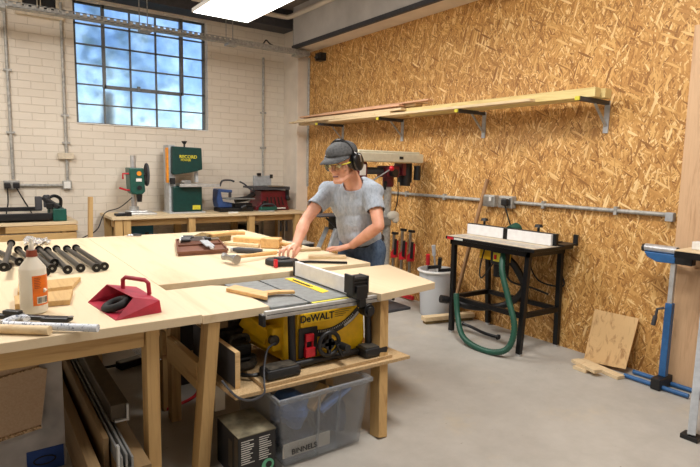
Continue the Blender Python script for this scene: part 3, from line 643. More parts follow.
# ---------------------------------------------------------------- router table
rt = T('router_table', 'black steel router table with white fence by the chipboard wall', 'router table', (4.12, 3.22, 0))
tx0, tx1, ty0, ty1, tz_ = 3.84, 4.40, 2.74, 3.70, .955
RZ = .97
for (ax, ay, bx2, by2) in ((3.89, 3.66, 3.87, 3.63), (3.90, 2.80, 3.875, 2.82), (4.37, 3.64, 4.41, 3.62), (4.37, 2.80, 4.40, 2.80)):
    build('leg', MB().bar((ax, ay, RZ-.06), (bx2, by2, .02), .045, .045), 'blacksteel', rt, .004)
    build('foot', MB().cyl((bx2, by2, 0), (bx2, by2, .02), .022), 'chrome', rt)
for a, b in (((3.88, 3.64, .36), (3.885, 2.82, .36)), ((4.395, 3.63, .36), (4.39, 2.8, .36)), ((3.88, 3.64, .36), (4.395, 3.63, .36)), ((3.885, 2.82, .36), (4.39, 2.8, .36))):
    build('lower_rail', MB().bar(a, b, .04, .045), 'blacksteel', rt, .003)
build('apron', MB().box(3.86, 4.39, 2.77, 2.8, RZ-.08, RZ-.03).box(3.86, 4.39, 3.66, 3.69, RZ-.08, RZ-.03).box(3.86, 3.88, 2.77, 3.69, RZ-.08, RZ-.03).box(4.37, 4.39, 2.77, 3.69, RZ-.08, RZ-.03), 'blacksteel', rt)
tp = build('table_top', MB().box(3.83, 4.41, 2.70, 3.73, RZ-.03, RZ), 'blacksteel', rt, .004)
build('top_sheet', MB().box(3.84, 4.40, 2.71, 3.72, RZ, RZ+.003), 'creamplast', tp)
st_ = MB()
for i, xx in enumerate((3.90, 3.955, 4.01)): st_.box(xx, xx+.018, 2.72, 3.7, RZ+.003, RZ+.005)
build('track_slots', st_, 'grey', tp)
build('corner_label', MB().box(3.826, 3.8295, 3.62, 3.7, RZ-.028, RZ-.004), 'red', tp); build('corner_label', MB().box(3.826, 3.8295, 3.5, 3.61, RZ-.026, RZ-.006), 'whiteink', tp)
fe = build('fence_board', MB().box(4.13, 4.16, 3.27, 3.72, RZ+.006, RZ+.105), 'whitelam', rt, .003)
build('fence_board', MB().box(4.13, 4.16, 2.75, 3.22, RZ+.006, RZ+.105), 'whitelam', rt, .003)
build('fence_body', MB().box(4.161, 4.2, 2.72, 3.74, RZ+.006, RZ+.112).box(4.13, 4.16, 3.222, 3.268, RZ+.006, RZ+.11).box(4.161, 4.36, 2.78, 2.84, RZ+.006, RZ+.03), 'blacksteel', rt, .003)
build('dust_port', MB().cyl((4.2, 3.24, RZ+.07), (4.3, 3.24, RZ+.1), .06), 'midgreen', rt, smooth=True)
for y in (3.56, 2.93): build('fence_knob', MB().cyl((4.2, y, RZ+.11), (4.2, y, RZ+.15), .012).cyl((4.2, y, RZ+.15), (4.2, y, RZ+.175), .04, .03), 'black', rt)
build('rear_tray', MB().box(4.2, 4.41, 2.66, 2.9, RZ+.006, RZ+.02).box(4.39, 4.41, 2.66, 2.7, RZ+.0, RZ+.1), 'black', rt)
ro = T('router_motor', 'black and yellow router hanging under the router table', 'router', (4.1, 3.24, .6))
build('body', MB().cyl((4.1, 3.24, .62), (4.1, 3.24, RZ-.035), .07, .08), 'black', ro, smooth=True)
build('collar', MB().cyl((4.1, 3.24, .76), (4.1, 3.24, .88), .085).box(3.99, 4.02, 3.22, 3.42, .78, .93), 'yellow', ro, smooth=True)
sw = T('switch_box', 'black switch box with red and yellow switch under the router table', 'switch', (3.95, 3.15, .76))
build('housing', MB().box(3.93, 3.99, 3.06, 3.24, .76, .89), 'black', sw, .008)
build('switch_plate', MB().box(3.922, 3.9295, 3.12, 3.2, .79, .87), 'yelletter', sw); build('switch_button', MB().box(3.912, 3.9215, 3.16, 3.185, .81, .85), 'red', sw)
build('cable', MB().tube(bez([(3.95, 3.22, .76), (3.94, 3.3, .64), (3.95, 3.36, .6), (3.96, 3.38, .7), (3.97, 3.34, .9)]), .007, 6).tube(bez([(3.96, 3.1, .76), (4.0, 3.05, .62), (4.2, 2.95, .55), (4.3, 2.85, .5)]), .01, 6), 'cable', sw, smooth=True)
hs = bez([(3.98, 3.12, .92), (3.87, 3.05, .74), (3.83, 2.93, .5), (3.79, 2.82, .28), (3.74, 2.83, .1), (3.69, 2.95, .03), (3.67, 3.15, .03), (3.70, 3.33, .08), (3.78, 3.47, .22), (3.82, 3.54, .42)], 16)
hr = [.025+.004*(i % 2) for i in range(len(hs))]
single('dust_hose', MB().tube(hs, hr, 12), 'hose', 'green ribbed dust hose looping from router table to the floor', 'hose', smooth=True)
single('vacuum_hose', MB().tube(bez([(3.8, 3.73, .33), (3.9, 3.68, .31), (4.0, 3.56, .27), (4.2, 3.5, .24), (4.33, 3.32, .3), (4.3, 3.12, .5), (4.2, 3.14, .7), (4.13, 3.2, .8)], 10), [.04]*8+[.034]*63, 12), 'black', 'thick black vacuum hose passing through the router table frame', 'hose', smooth=True)
single('pry_bar', MB().tube(bez([(4.14, 3.72, .022), (4.15, 3.62, .014), (4.1, 3.4, .014), (4.1, 3.22, .02)]), [.024]+[.016]*22+[.03, .03], 6), 'black', 'black pry bar lying on the floor under the router table', 'pry bar')

# ---------------------------------------------------------------- right end
single('plywood_sheet', MB().prism([(4.26, 2.43, .005), (4.28, 2.08, .04), (4.435, 2.085, .44), (4.435, 2.465, .43)], (-.014, -.002, .004)), 'fir', 'small wavy grained plywood sheet leaning on the chipboard wall', 'plywood', bev=.001)
single('wood_offcut', MB().bar((4.1, 2.42, .045), (4.02, 2.17, .045), .075, .028), 'palex', 'upper of the two pale offcuts lying left of plywood sheet', 'offcut', bev=.002)
single('wood_offcut', MB().bar((4.05, 2.38, .015), (4.04, 2.26, .015), .08, .028), 'paley', 'lowest pale offcut on the floor, under another one', 'offcut', bev=.002)
single('wood_offcut', MB().bar((4.22, 2.44, .015), (4.13, 2.04, .015), .08, .028), 'paley', 'long pale offcut on the floor at the foot of plywood sheet', 'offcut', bev=.002)
single('veneered_board', MB().prism([(4.40, 1.84, 0), (4.40, 1.58, 0), (4.445, 1.6, 2.72), (4.445, 1.88, 2.72)], (-.02, 0, 0)), 'oak', 'tall oak veneered board leaning on wall, reaching near the top', 'board', bev=.001)
single('veneered_board', MB().prism([(4.365, 1.80, 0), (4.365, 1.56, 0), (4.405, 1.565, .93), (4.405, 1.82, .93)], (-.02, 0, 0)), 'oak', 'shorter oak veneered board in front of the tall one', 'board', bev=.001)
single('dark_board', MB().prism([(4.40, 1.54, 0), (4.40, 1.52, 0), (4.44, 1.53, 2.0), (4.44, 1.55, 2.0)], (-.16, 0, 0)), 'darkwood', 'dark edged board at the right of the veneered boards', 'board')
single('veneered_board', MB().prism([(4.38, 1.50, 0), (4.38, 1.1, 0), (4.44, 1.1, 1.9), (4.44, 1.5, 1.9)], (-.02, 0, 0)), 'oak', 'oak board at the right edge beyond the dark board', 'board', bev=.001)
# roller stand
rs = T('roller_stand', 'blue roller stand with chrome roller before the tall boards', 'roller stand', (4.25, 1.9, 0))
for x in (4.19, 4.33):
    build('foot_bar', MB().cyl((x, 2.13, .022), (x, 1.66, .022), .017, n=14), 'blue', rs, smooth=True)
build('foot_joint', MB().box(4.14, 4.345, 1.84, 1.91, .005, .09), 'black', rs, .006)
build('lower_post', MB().box(4.235, 4.285, 1.85, 1.9, .09, .66), 'blue', rs, .004)
build('upper_post', MB().box(4.243, 4.277, 1.858, 1.892, .66, .98), 'alu', rs, .003)
build('height_crank', MB().tube([(4.23, 1.9, .62), (4.2, 1.935, .61), (4.2, 1.945, .53)], .010, 8).cyl((4.2, 1.945, .55), (4.2, 1.955, .48), .016), 'dkgrey', rs, smooth=True)
build('cradle', MB().prism([(4.23, 2.09, 1.03), (4.23, 2.06, .99), (4.23, 1.99, .96), (4.23, 1.86, .965), (4.23, 1.86, 1.03)], (.06, 0, 0)), 'blue', rs, .006)
build('cradle_grip', MB().box(4.225, 4.295, 1.74, 1.859, .965, 1.03), 'black', rs, .008)
build('roller', MB().cyl((4.26, 2.09, 1.06), (4.26, 1.86, 1.06), .03, n=20), 'chrome', rs, smooth=True)
build('roller_end', MB().cyl((4.26, 2.11, 1.055), (4.26, 2.09, 1.055), .03), 'black', rs, smooth=True); build('roller_end', MB().cyl((4.26, 1.86, 1.055), (4.26, 1.82, 1.055), .03, .02), 'black', rs, smooth=True)
rs.location += V((0, -.085, 0))*K
# saw stand cut by the right edge
sst = T('saw_station', 'work table with black steel edge and splayed grey legs at right', 'table', (3.9, 1.0, 0))
build('edge_rail', MB().box(4.08, 4.11, .3, 1.72, 1.035, 1.08), 'blacksteel', sst)
build('edge_rail', MB().box(4.11, 4.33, 1.69, 1.72, 1.035, 1.08), 'blacksteel', sst)
build('table_top', MB().box(4.08, 4.34, .3, 1.72, 1.081, 1.092), 'plyx', sst, .003)
for y in (1.3, .5): build('leg', MB().bar((3.56, y, .02), (4.1, y+.2, 1.034), .045, .08), 'grey', sst, .004); build('rubber_foot', MB().box(3.52, 3.6, y-.05, y+.05, 0, .03), 'black', sst, .004)
single('fence_block', MB().box(4.2, 4.28, .9, 1.66, 1.093, 1.15), 'white', 'white fence lying on the work table at right edge', 'fence', bev=.004)

# ---------------------------------------------------------------- front benches
BT = .88
lb = T('workbench', 'big plywood topped workbench at left holding rods and dustpan', 'workbench', (-.2, 3.9, 0))
build('bench_top', MB().box(-1.3, .905, 2.51, 5.68, BT-.045, BT), 'ply', lb, .003)
build('front_rail', MB().box(-1.2, .645, 2.58, 2.62, BT-.14, BT-.046), 'pinex', lb, .003)
build('side_rail', MB().box(.71, .75, 2.7, 5.5, BT-.14, BT-.046), 'piney', lb, .003)
for x, y in ((.648, 2.56), (-1.2, 2.56), (.648, 5.5), (-1.2, 5.5), (.648, 4.0)): build('leg', MB().box(x, x+.06, y, y+.1, 0, BT-.046), 'pinez', lb, .003)
mb_ = T('workbench', 'plywood topped workbench the man leans on, holding hand tools', 'workbench', (1.72, 4.5, 0))
build('bench_top', MB().box(.907, 2.54, 3.27, 5.68, BT-.045, BT), 'ply', mb_, .003)
for x, y in ((.96, 3.4), (2.4, 3.4), (.96, 5.5), (2.4, 5.5)): build('leg', MB().box(x, x+.07, y, y+.09, 0, BT-.046), 'pinez', mb_, .003)
build('side_rail', MB().box(2.42, 2.46, 3.5, 5.5, BT-.14, BT-.046), 'piney', mb_, .003)
build('side_rail', MB().box(1.0, 1.04, 3.5, 5.5, BT-.14, BT-.046), 'piney', mb_, .003)
build('cross_rail', MB().box(1.03, 2.4, 3.42, 3.46, BT-.14, BT-.046), 'pinex', mb_, .003)
# saw bench
sbn = T('saw_bench', 'low pine bench frame with shelf carrying the yellow table saw', 'workbench', (1.5, 2.8, 0))
build('infill_top', MB().prism([(.925, 2.56, .858), (1.30, 2.56, .858), (1.30, 3.1, .858), (1.27, 3.16, .858), (1.2, 3.2, .858), (.925, 3.2, .858)], (0, 0, -.045)), 'ply', sbn, .002)
build('wing_top', MB().prism([(2.00, 2.46, .862), (2.53, 2.54, .862), (2.68, 3.22, .862), (2.1, 3.22, .862), (2.06, 2.95, .862), (2.04, 2.74, .862), (1.97, 2.56, .862)], (0, 0, -.045)), 'ply', sbn, .002)
build('leg', MB().bar((.99, 2.62, .81), (.925, 2.62, 0), .065, .1, (0, 1, 0)), 'pinez', sbn, .003)
build('leg', MB().bar((2.065, 2.55, .815), (1.95, 2.385, 0), .065, .09, (0, 1, 0)), 'pinez', sbn, .003)
build('leg', MB().box(2.03, 2.095, 3.1, 3.2, 0, .815), 'pinez', sbn, .003)
build('leg', MB().box(.96, 1.02, 3.22, 3.3, 0, .81), 'pinez', sbn, .003)
build('side_rail', MB().box(.93, .97, 2.68, 3.21, .42, .57), 'piney', sbn, .003); build('lower_rail', MB().box(.93, .955, 3.3, 5.5, .42, .57), 'piney', mb_, .003)
build('upper_rail', MB().box(1.12, 1.155, 2.7, 3.2, .50, .56), 'piney', sbn, .003)
build('shelf', MB().prism([(1.04, 2.42, .455), (2.2, 2.4, .455), (2.14, 3.2, .455), (1.0, 3.2, .455)], (0, 0, -.02)), 'dustboard', sbn, .001)
build('pallet_board', MB().box(1.2, 2.08, 2.43, 3.1, .456, .476), 'dustboard', sbn, .001)
dvb = build('divider_board', MB().box(1.075, 1.1, 2.503, 3.15, .456, .65), 'dkgrey', sbn, .002); build('edge_strip', MB().box(1.074, 1.101, 2.5, 2.5025, .456, .65).box(1.074, 1.101, 2.503, 3.15, .6505, .653), 'ply_edge', dvb)
# table saw
ts = T('table_saw', 'yellow table saw with grey table, fence and black feet', 'table saw', (1.72, 2.85, .476))
tt = build('saw_table', MB().box(1.31, 1.545, 2.56, 3.22, .835, .85).box(1.56, 2.04, 2.56, 3.22, .835, .85).box(1.545, 1.56, 2.58, 3.2, .82, .842), 'castgrey', ts, .003)
build('blade_insert', MB().prism([(1.73, 3.18, .851), (1.79, 3.18, .851), (1.79, 2.72, .851), (1.73, 2.70, .851)], (0, 0, .002)), 'yellowin', tt)
ii = MB().box(1.757, 1.762, 2.86, 3.12, .853, .856)
for i in range(14): ii.box(1.742, 1.755, 2.88+.016*i, 2.889+.016*i, .853, .8545)
build('blade_slot', ii, 'black', tt)
fr = build('front_rail', MB().box(1.24, 2.12, 2.49, 2.515, .815, .85).box(1.24, 2.12, 2.515, 2.54, .805, .83).box(1.24, 2.12, 2.495, 2.51, .805, .814), 'alu', ts, .003)
build('rail_groove', MB().box(1.25, 2.11, 2.4885, 2.4899, .828, .832), 'dkgrey', fr)
build('rail_end', MB().box(1.225, 1.2398, 2.485, 2.54, .77, .83).box(2.1201, 2.13, 2.485, 2.54, .8, .85), 'black', fr)
build('scale_tape', MB().box(1.55, 1.8, 2.515, 2.54, .8505, .852), 'yelletter', fr)
fe = build('rip_fence', MB().box(1.835, 1.862, 2.56, 3.23, .856, .955).box(1.862, 1.90, 2.56, 3.23, .856, .875), 'whitelam', ts, .003)
build('fence_end', MB().box(1.83, 1.866, 3.231, 3.245, .852, .96), 'black', fe)
fbm = MB().box(1.795, 1.895, 2.47, 2.555, .9, .98).box(1.81, 1.89, 2.45, 2.56, .85, .93).box(1.83, 1.88, 2.45, 2.48, .80, .85)
for i in range(4): fbm.box(1.785, 1.905, 2.462, 2.472, .905+.02*i, .915+.02*i)
fbm.box(1.785, 1.8, 2.46, 2.55, .88, .995).box(1.89, 1.905, 2.46, 2.55, .88, .985)
build('fence_lock', fbm, 'black', fe, .004)
build('adjust_knob', MB().cyl((1.9, 2.44, .775), (1.9, 2.5, .775), .038, n=20).cyl((1.9, 2.425, .775), (1.9, 2.44, .775), .026), 'black', ts, .003, True)
bd = build('body', MB().prism([(1.485, 2.58, .79), (1.95, 2.58, .79), (1.965, 2.58, .5), (1.485, 2.58, .49)], (0, .5, 0)), 'yellow', ts, .012)
build('front_panel', MB().prism([(1.50, 2.566, .78), (1.945, 2.566, .78), (1.96, 2.566, .56), (1.9, 2.566, .505), (1.5, 2.566, .5)], (0, .013, 0)), 'yellow', ts, .006)
build('badge_plate', MB().box(1.515, 1.70, 2.558, 2.5655, .72, .782), 'yellowin', bd, .003)
text('lettering', 'DeWALT', .058, 'ink', ts, (1.607, 2.555, .75), (PI/2, 0, 0), .0015)
tx = MB()
for r in range(4): tx.box(1.735, 1.735+.12-.02*r, 2.5635, 2.5655, .77-.012*r, .772-.012*r)
build('warning_text', tx, 'ink', ts)
build('switch_recess', MB().box(1.485, 1.61, 2.555, 2.566, .52, .7), 'black', ts, .006)
rsw = build('paddle_switch', MB().box(1.52, 1.575, 2.535, 2.555, .62, .665).box(1.515, 1.58, 2.525, 2.555, .53, .585).box(1.52, 1.53, 2.54, 2.555, .58, .62).box(1.565, 1.575, 2.54, 2.555, .58, .62), 'red', ts, .004)
# bevel scale: arc band
def arcband(cx, cz, r0, r1, a0, a1, y, n=24):
    v = []; 
    for i in range(n+1):
        a = a0+(a1-a0)*i/n; v.append((cx+r0*math.cos(a), y, cz+r0*math.sin(a)))
    for i in range(n, -1, -1):
        a = a0+(a1-a0)*i/n; v.append((cx+r1*math.cos(a), y, cz+r1*math.sin(a)))
    return v
def band(mb, pts, d):
    n = len(pts)//2
    for i in range(n-1): mb.prism([pts[i], pts[i+1], pts[-2-i], pts[-1-i]], d)
    return mb
ac = (1.66, .985)
build('bevel_scale', band(MB(), arcband(ac[0], ac[1], .315, .355, math.radians(-104), math.radians(-42), 2.560), (0, .006, 0)), 'black', ts)
build('bevel_slot', band(MB(), arcband(ac[0], ac[1], .335, .35, math.radians(-66), math.radians(-45), 2.557), (0, .003, 0)), 'steel', ts)
tk = MB()
for i in range(24):
    a = math.radians(-102+2.2*i); tk.bar((ac[0]+.319*math.cos(a), 2.558, ac[1]+.319*math.sin(a)), (ac[0]+.33*math.cos(a), 2.558, ac[1]+.33*math.sin(a)), .002, .004, (0, 1, 0))
build('scale_marks', tk, 'whiteink', ts)
hw = (1.655, .60)
build('hand_wheel', MB().tube([(hw[0]+.068*math.cos(a*PI/14), 2.50, hw[1]+.068*math.sin(a*PI/14)) for a in range(28)], .013, 10, True).bar((hw[0]-.06, 2.5, hw[1]), (hw[0]+.06, 2.5, hw[1]), .02, .02).bar((hw[0], 2.5, hw[1]-.06), (hw[0], 2.5, hw[1]+.06), .02, .02, (0, 1, 0)).cyl((hw[0], 2.49, hw[1]), (hw[0], 2.56, hw[1]), .035), 'black', ts, smooth=True)
build('crank_handle', MB().bar((hw[0]+.05, 2.49, hw[1]-.01), (hw[0]+.085, 2.485, hw[1]-.085), .03, .02).cyl((hw[0]+.08, 2.42, hw[1]-.02), (hw[0]+.075, 2.49, hw[1]-.02), .022), 'black', ts, .003)
for x in (1.435, 1.975):
    build('cage_tube', MB().tube(bez([(x, 2.54, .5), (x, 2.55, .65), (x, 2.56, .82)], 4), .022, 10), 'black', ts, smooth=True)
build('lower_bar', MB().tube([(1.4, 2.53, .505), (2.0, 2.53, .505)], .02, 10), 'black', ts, smooth=True)
for x0, x1 in ((1.23, 1.44), (1.88, 2.06)):
    ft = build('foot', MB().box(x0, x1, 2.44, 2.56, .477, .535), 'black', ts, .018)
    build('sawdust', MB().box(x0+.02, x1-.02, 2.455, 2.55, .5355, .539), 'dusty', ft, .002)
build('side_panel', MB().prism([(1.42, 2.62, .8), (1.42, 3.1, .8), (1.36, 3.0, .52), (1.42, 2.62, .5)], (.06, 0, 0)), 'yellow', ts, .01)
build('side_arm', MB().bar((1.28, 2.86, .72), (1.38, 2.72, .62), .05, .09).bar((1.28, 2.86, .64), (1.4, 2.7, .56), .03, .05).box(1.36, 1.44, 2.64, 2.72, .56, .7), 'yellow', ts, .01)
build('side_bolt', MB().cyl((1.37, 2.63, .63), (1.37, 2.66, .63), .03), 'dusty', ts)
build('power_lead', MB().tube(bez([(1.37, 2.62, .62), (1.31, 2.6, .60), (1.25, 2.52, .54), (1.2, 2.42, .49), (1.18, 2.385, .45), (1.11, 2.39, .43), (1.04, 2.41, .46), (1.0, 2.5, .52)]), .006, 6), 'dkgrey', ts, smooth=True)
# clutter behind the saw on the shelf
mg = T('mitre_gauge', 'dusty black clamp-like tool lying on shelf left of the saw', 'tool', (1.2, 2.85, .476))
build('arc_body', MB().tube(bez([(1.12, 2.75, .5), (1.15, 2.68, .5), (1.25, 2.68, .5), (1.3, 2.78, .5)]), .025, 8), 'dusty', mg); build('bar', MB().bar((1.13, 2.72, .53), (1.22, 3.05, .54), .04, .03), 'dusty', mg)
single('motor_unit', MB().box(1.15, 1.34, 2.95, 3.15, .476, .62).cyl((1.12, 3.05, .66), (1.35, 3.05, .66), .07), 'dusty', 'dusty dark motor lump on the shelf behind the saw arm', 'motor', bev=.01)
single('hanging_block', MB().box(1.12, 1.18, 2.85, 2.95, .68, .8), 'brownply', 'brown wooden block tucked beneath the infill top', 'block', bev=.004)
single('rubber_strap', MB().tube(bez([(1.15, 2.62, .48), (1.2, 2.56, .485), (1.28, 2.58, .48), (1.34, 2.66, .48)]), .012, 6), 'black', 'short black strap lying on the saw bench shelf', 'strap')

single('storage_crate', MB().box(1.1, 1.75, 3.75, 4.3, 0, .62), 'black', 'added dark box blacking out the view beneath the middle workbench', 'crate', bev=.01)  # added dark box, blocks the view so the background reads black
single('dusty_carton', MB().box(1.12, 1.36, 3.17, 3.19, .456, .7).box(1.12, 1.36, 3.15, 3.169, .456, .62), 'dusty', 'added dusty dark board closing off the view behind the saw', 'board', bev=.002)  # added dark filler, shuts off the view under the bench in place of shade
cdm = T('charger_block', 'dark power tool case on the shelf left of the saw arm', 'case', (1.2, 2.75, .456)); build('body', MB().box(1.13, 1.3, 2.72, 2.86, .457, .53).box(1.15, 1.28, 2.74, 2.84, .53, .6), 'black', cdm, .012); build('handle', MB().tube(bez([(1.16, 2.78, .6), (1.18, 2.78, .64), (1.26, 2.78, .64), (1.28, 2.78, .6)]), .012, 8), 'dusty', cdm)
# ---------------------------------------------------------------- under the saw bench
bxb = T('carton', 'black printed carton with dusty top on the floor under the shelf', 'box', (1.14, 2.5, 0), 0)
build('carton_body', MB().box(1.035, 1.245, 2.375, 2.66, 0, .248), 'boxblack', bxb, .003)
build('carton_top', MB().box(1.033, 1.247, 2.373, 2.662, .2485, .253), 'boxtop', bxb)
pr_ = MB()
for c0 in (1.05, 1.15):
    for r in range(11): pr_.box(c0, c0+random.uniform(.045, .075), 2.3735, 2.3745, .222-.012*r, .2265-.012*r)
build('printed_text', pr_, 'whiteink', bxb)
build('corner_print', MB().cyl((1.2, 2.3735, .06), (1.2, 2.3748, .06), .035, n=24), 'greenink', bxb); build('corner_print', MB().cyl((1.205, 2.3725, .062), (1.205, 2.3734, .062), .018, n=20), 'ink', bxb)
build('side_print', MB().box(1.033, 1.0349, 2.38, 2.42, 0.0, .24).box(1.033, 1.0349, 2.45, 2.5, .05, .2), 'bronze', bxb)
tbx = T('storage_tub', 'large translucent plastic storage tub of bags under the saw shelf', 'tub', (1.6, 2.65, 0))
def tubshell(x0, x1, y0, y1, z1, t=.012, f=.05):
    m = MB(); a = [(x0, y0), (x1, y0), (x1, y1), (x0, y1)]; cx, cy_ = (x0+x1)/2, (y0+y1)/2
    o0 = [(x, y, 0.01) for x, y in a]; o1 = [(x+(f if x > cx else -f), y+(f*.5 if y > cy_ else -f*.5), z1) for x, y in a]
    i1 = [(x+(-t if x > cx else t), y+(-t if y > cy_ else t), z) for x, y, z in o1]; i0 = [(x+(-t if x > cx else t), y+(-t if y > cy_ else t), .02) for x, y, z in o0]
    fs = [(3, 2, 1, 0)]
    for k in range(4):
        j = (k+1) % 4; fs += [(k, j, 4+j, 4+k), (4+k, 4+j, 8+j, 8+k), (8+k, 8+j, 12+j, 12+k)]
    fs.append((12, 13, 14, 15)); return m.add(o0+o1+i1+i0, fs)
build('shell', tubshell(1.30, 1.80, 2.38, 2.92, .40), 'tub', tbx, .004)
build('rim', MB().box(1.24, 1.86, 2.335, 2.352, .385, .41).box(1.24, 1.86, 2.948, 2.965, .385, .41).box(1.24, 1.255, 2.352, 2.948, .385, .41).box(1.845, 1.86, 2.352, 2.948, .385, .41), 'tub', tbx, .003)
build('rib', MB().bar((1.5, 2.375, .02), (1.5, 2.35, .385), .012, .012), 'tub', tbx); build('rib', MB().bar((1.63, 2.375, .02), (1.635, 2.35, .385), .012, .012), 'tub', tbx)
lab = build('label_card', MB().box(1.30, 1.6, 2.393, 2.396, .05, .13), 'paper', tbx); text('lettering', 'BINNELS', .042, 'ink', tbx, (1.42, 2.3715, .085), (PI/2, 0, 0))
def blob(c, r, mat, lab_, amp=.25, seed=1, grp='bags and offcuts inside the tub'):
    m = MB().ell(c, r, n=20); rnd = random.Random(seed); ph = [rnd.uniform(0, 6) for _ in range(6)]
    for v in m.v:
        d = v-V(c); k = 1+amp*math.sin(9*d.x/r[0]*.4+ph[0])*math.sin(4*d.y/r[1]+ph[1])*math.cos(3*d.z/r[2]+ph[2]); v.x = c[0]+d.x*k; v.y = c[1]+d.y*k; v.z = c[2]+d.z*k
    return single('plastic_bag', m, mat, lab_, 'bag', grp, smooth=False)
blob((1.44, 2.58, .24), (.10, .14, .1), 'bluecloth', 'light blue crumpled bag in the left of the tub', .3, 3)
blob((1.7, 2.56, .17), (.085, .13, .13), 'darkbag', 'dark bag filling the right of the tub', .25, 5)
blob((1.45, 2.6, .08), (.13, .16, .06), 'darkbag', 'flat dark bag at the bottom left of the tub', .2, 8)
single('wood_offcut', MB().bar((1.5, 2.46, .26), (1.63, 2.5, .35), .07, .03), 'pinex', 'orange wood offcut on top inside the tub', 'offcut')
single('wood_offcut', MB().bar((1.56, 2.44, .24), (1.77, 2.46, .33), .05, .02), 'bluecloth', 'pale blue strip lying across the top inside the tub', 'offcut')

# ---------------------------------------------------------------- under the left bench
gp = T('sheet_panel', 'tall dirty grey panel standing under left bench with blue label', 'panel', (0, 3.1, 0))
build('panel', MB().box(-.9, .345, 3.06, 3.09, 0, .73), 'greypanel', gp, .002)
bl = build('blue_label', MB().box(.165, .335, 3.052, 3.059, .002, .12), 'label_blue', gp)
build('printed_ring', MB().tube([(.245+.05*math.cos(a*PI/12), 3.05, .06+.022*math.sin(a*PI/12)) for a in range(24)], .004, 6, True), 'ink', gp)
for (p_, e_, l_) in (([(-.7, 3.02, .16), (.235, 3.02, .27), (.275, 3.03, .555), (.24, 3.03, .57), (-.7, 3.03, .45)], [(-.7, 3.02, .16), (.235, 3.02, .27)], 'brown chipboard offcut with rough lower edge, standing before the grey panel'), ([(-.7, 3.045, .45), (.24, 3.045, .575), (.25, 3.05, .72), (-.7, 3.05, .72)], [(-.7, 3.045, .45), (.24, 3.045, .575)], 'brown chipboard piece above the rough edged one, directly under the bench')):
    t = T('chipboard_piece', l_, 'board', p_[1]); build('board', MB().prism(p_, (0, .014, 0)), 'chip', t); a, c = V(e_[0]), V(e_[1]); build('rough_edge', MB().bar(a+V((0, .0, -.006)), c+V((0, .0, -.006)), .03, .014), 'chipedge', t)
single('long_plank', MB().box(.37, .42, 2.5, 4.6, .0, .24), 'brownply', 'brown plank on edge beside the grey panel under the bench', 'plank', bev=.003)
single('long_plank', MB().box(.45, .475, 2.6, 4.9, 0, .32), 'brownply', 'veneered plank on edge between brown plank and metal profiles', 'plank', bev=.003)
pf = T('metal_profile', 'long grey slotted aluminium profile lying under the left bench', 'profile', (.52, 3.5, .24))
build('extrusion', MB().box(.485, .495, 2.4, 4.9, .24, .31).box(.505, .515, 2.4, 4.9, .24, .32).box(.53, .54, 2.4, 4.9, .24, .3).box(.485, .54, 2.4, 4.9, .235, .25), 'alugrey', pf, .002)
single('support_block', MB().box(.485, .62, 2.41, 4.9, 0, .234), 'brownply', 'board carrying the aluminium profiles under the left bench', 'board')
pf = T('metal_beam', 'wide bronze metal channel lying on top of the profiles', 'profile', (.57, 3.6, .32))
build('channel', MB().box(.515, .6, 2.74, 4.9, .325, .41), 'bronze', pf, .004); build('bracket_end', MB().box(.585, .595, 2.72, 2.739, .325, .41).box(.53, .584, 2.72, 2.739, .325, .335), 'alu', pf)
single('metal_bracket', MB().box(.47, .48, 2.385, 2.415, .25, .37).box(.43, .484, 2.385, 2.42, .2, .249), 'alu', 'bright L-shaped metal bracket at the near end of the profiles', 'bracket')
single('small_machine', MB().box(.36, .44, 2.42, 2.48, .0, .14).cyl((.39, 2.41, .16), (.39, 2.5, .16), .025), 'dusty', 'dusty grey machine part on the floor by the grey panel', 'machine part', bev=.004)
single('film_sheet', MB().prism([(.58, 3.0, .68), (.66, 2.95, .69), (.78, 2.78, .585), (.7, 2.82, .59)], (0, 0, .004)), 'bag', 'clear plastic sheet hanging under the left bench top', 'plastic sheet')
for i, (x, lab_) in enumerate(((.60, 'leftmost clear tube lying under the bench'), (.66, 'second clear tube lying under the bench'), (.72, 'third clear tube lying under the bench'), (.78, 'rightmost clear tube lying under the bench'))):
    single('plastic_tube', MB().tube([(x+.1, 4.8, .08), (x+.02, 5.9, .08)], .035, 10), 'bag', lab_, 'tube', 'clear tubes on the floor', smooth=True)
ad = T('power_adapter', 'black power adapter with cable on the floor under the benches', 'adapter', (.98, 4.4, 0)); build('brick', MB().obox((.98, 4.35, .03), (.22, .09, .06), (0, 0, .3)), 'black', ad, .01); build('cable', MB().tube(bez([(.9, 4.35, .03), (.75, 4.4, .02), (.85, 4.8, .03), (1.0, 4.9, .3), (1.02, 4.95, .7)]), .012, 6), 'cable', ad, smooth=True)
single('extension_cable', MB().tube(bez([(.98, 3.4, .012), (1.2, 3.5, .012), (1.35, 3.75, .012), (1.5, 3.7, .012), (1.9, 4.2, .012), (2.4, 4.4, .012)]), .011, 6), 'red', 'red extension cable on the floor beneath the saw bench', 'cable', smooth=True)
single('white_block', MB().box(1.04, 1.1, 2.7, 2.8, 0.26, .41), 'paper', 'small cream block hanging beneath the left end of the saw shelf', 'block', bev=.004)

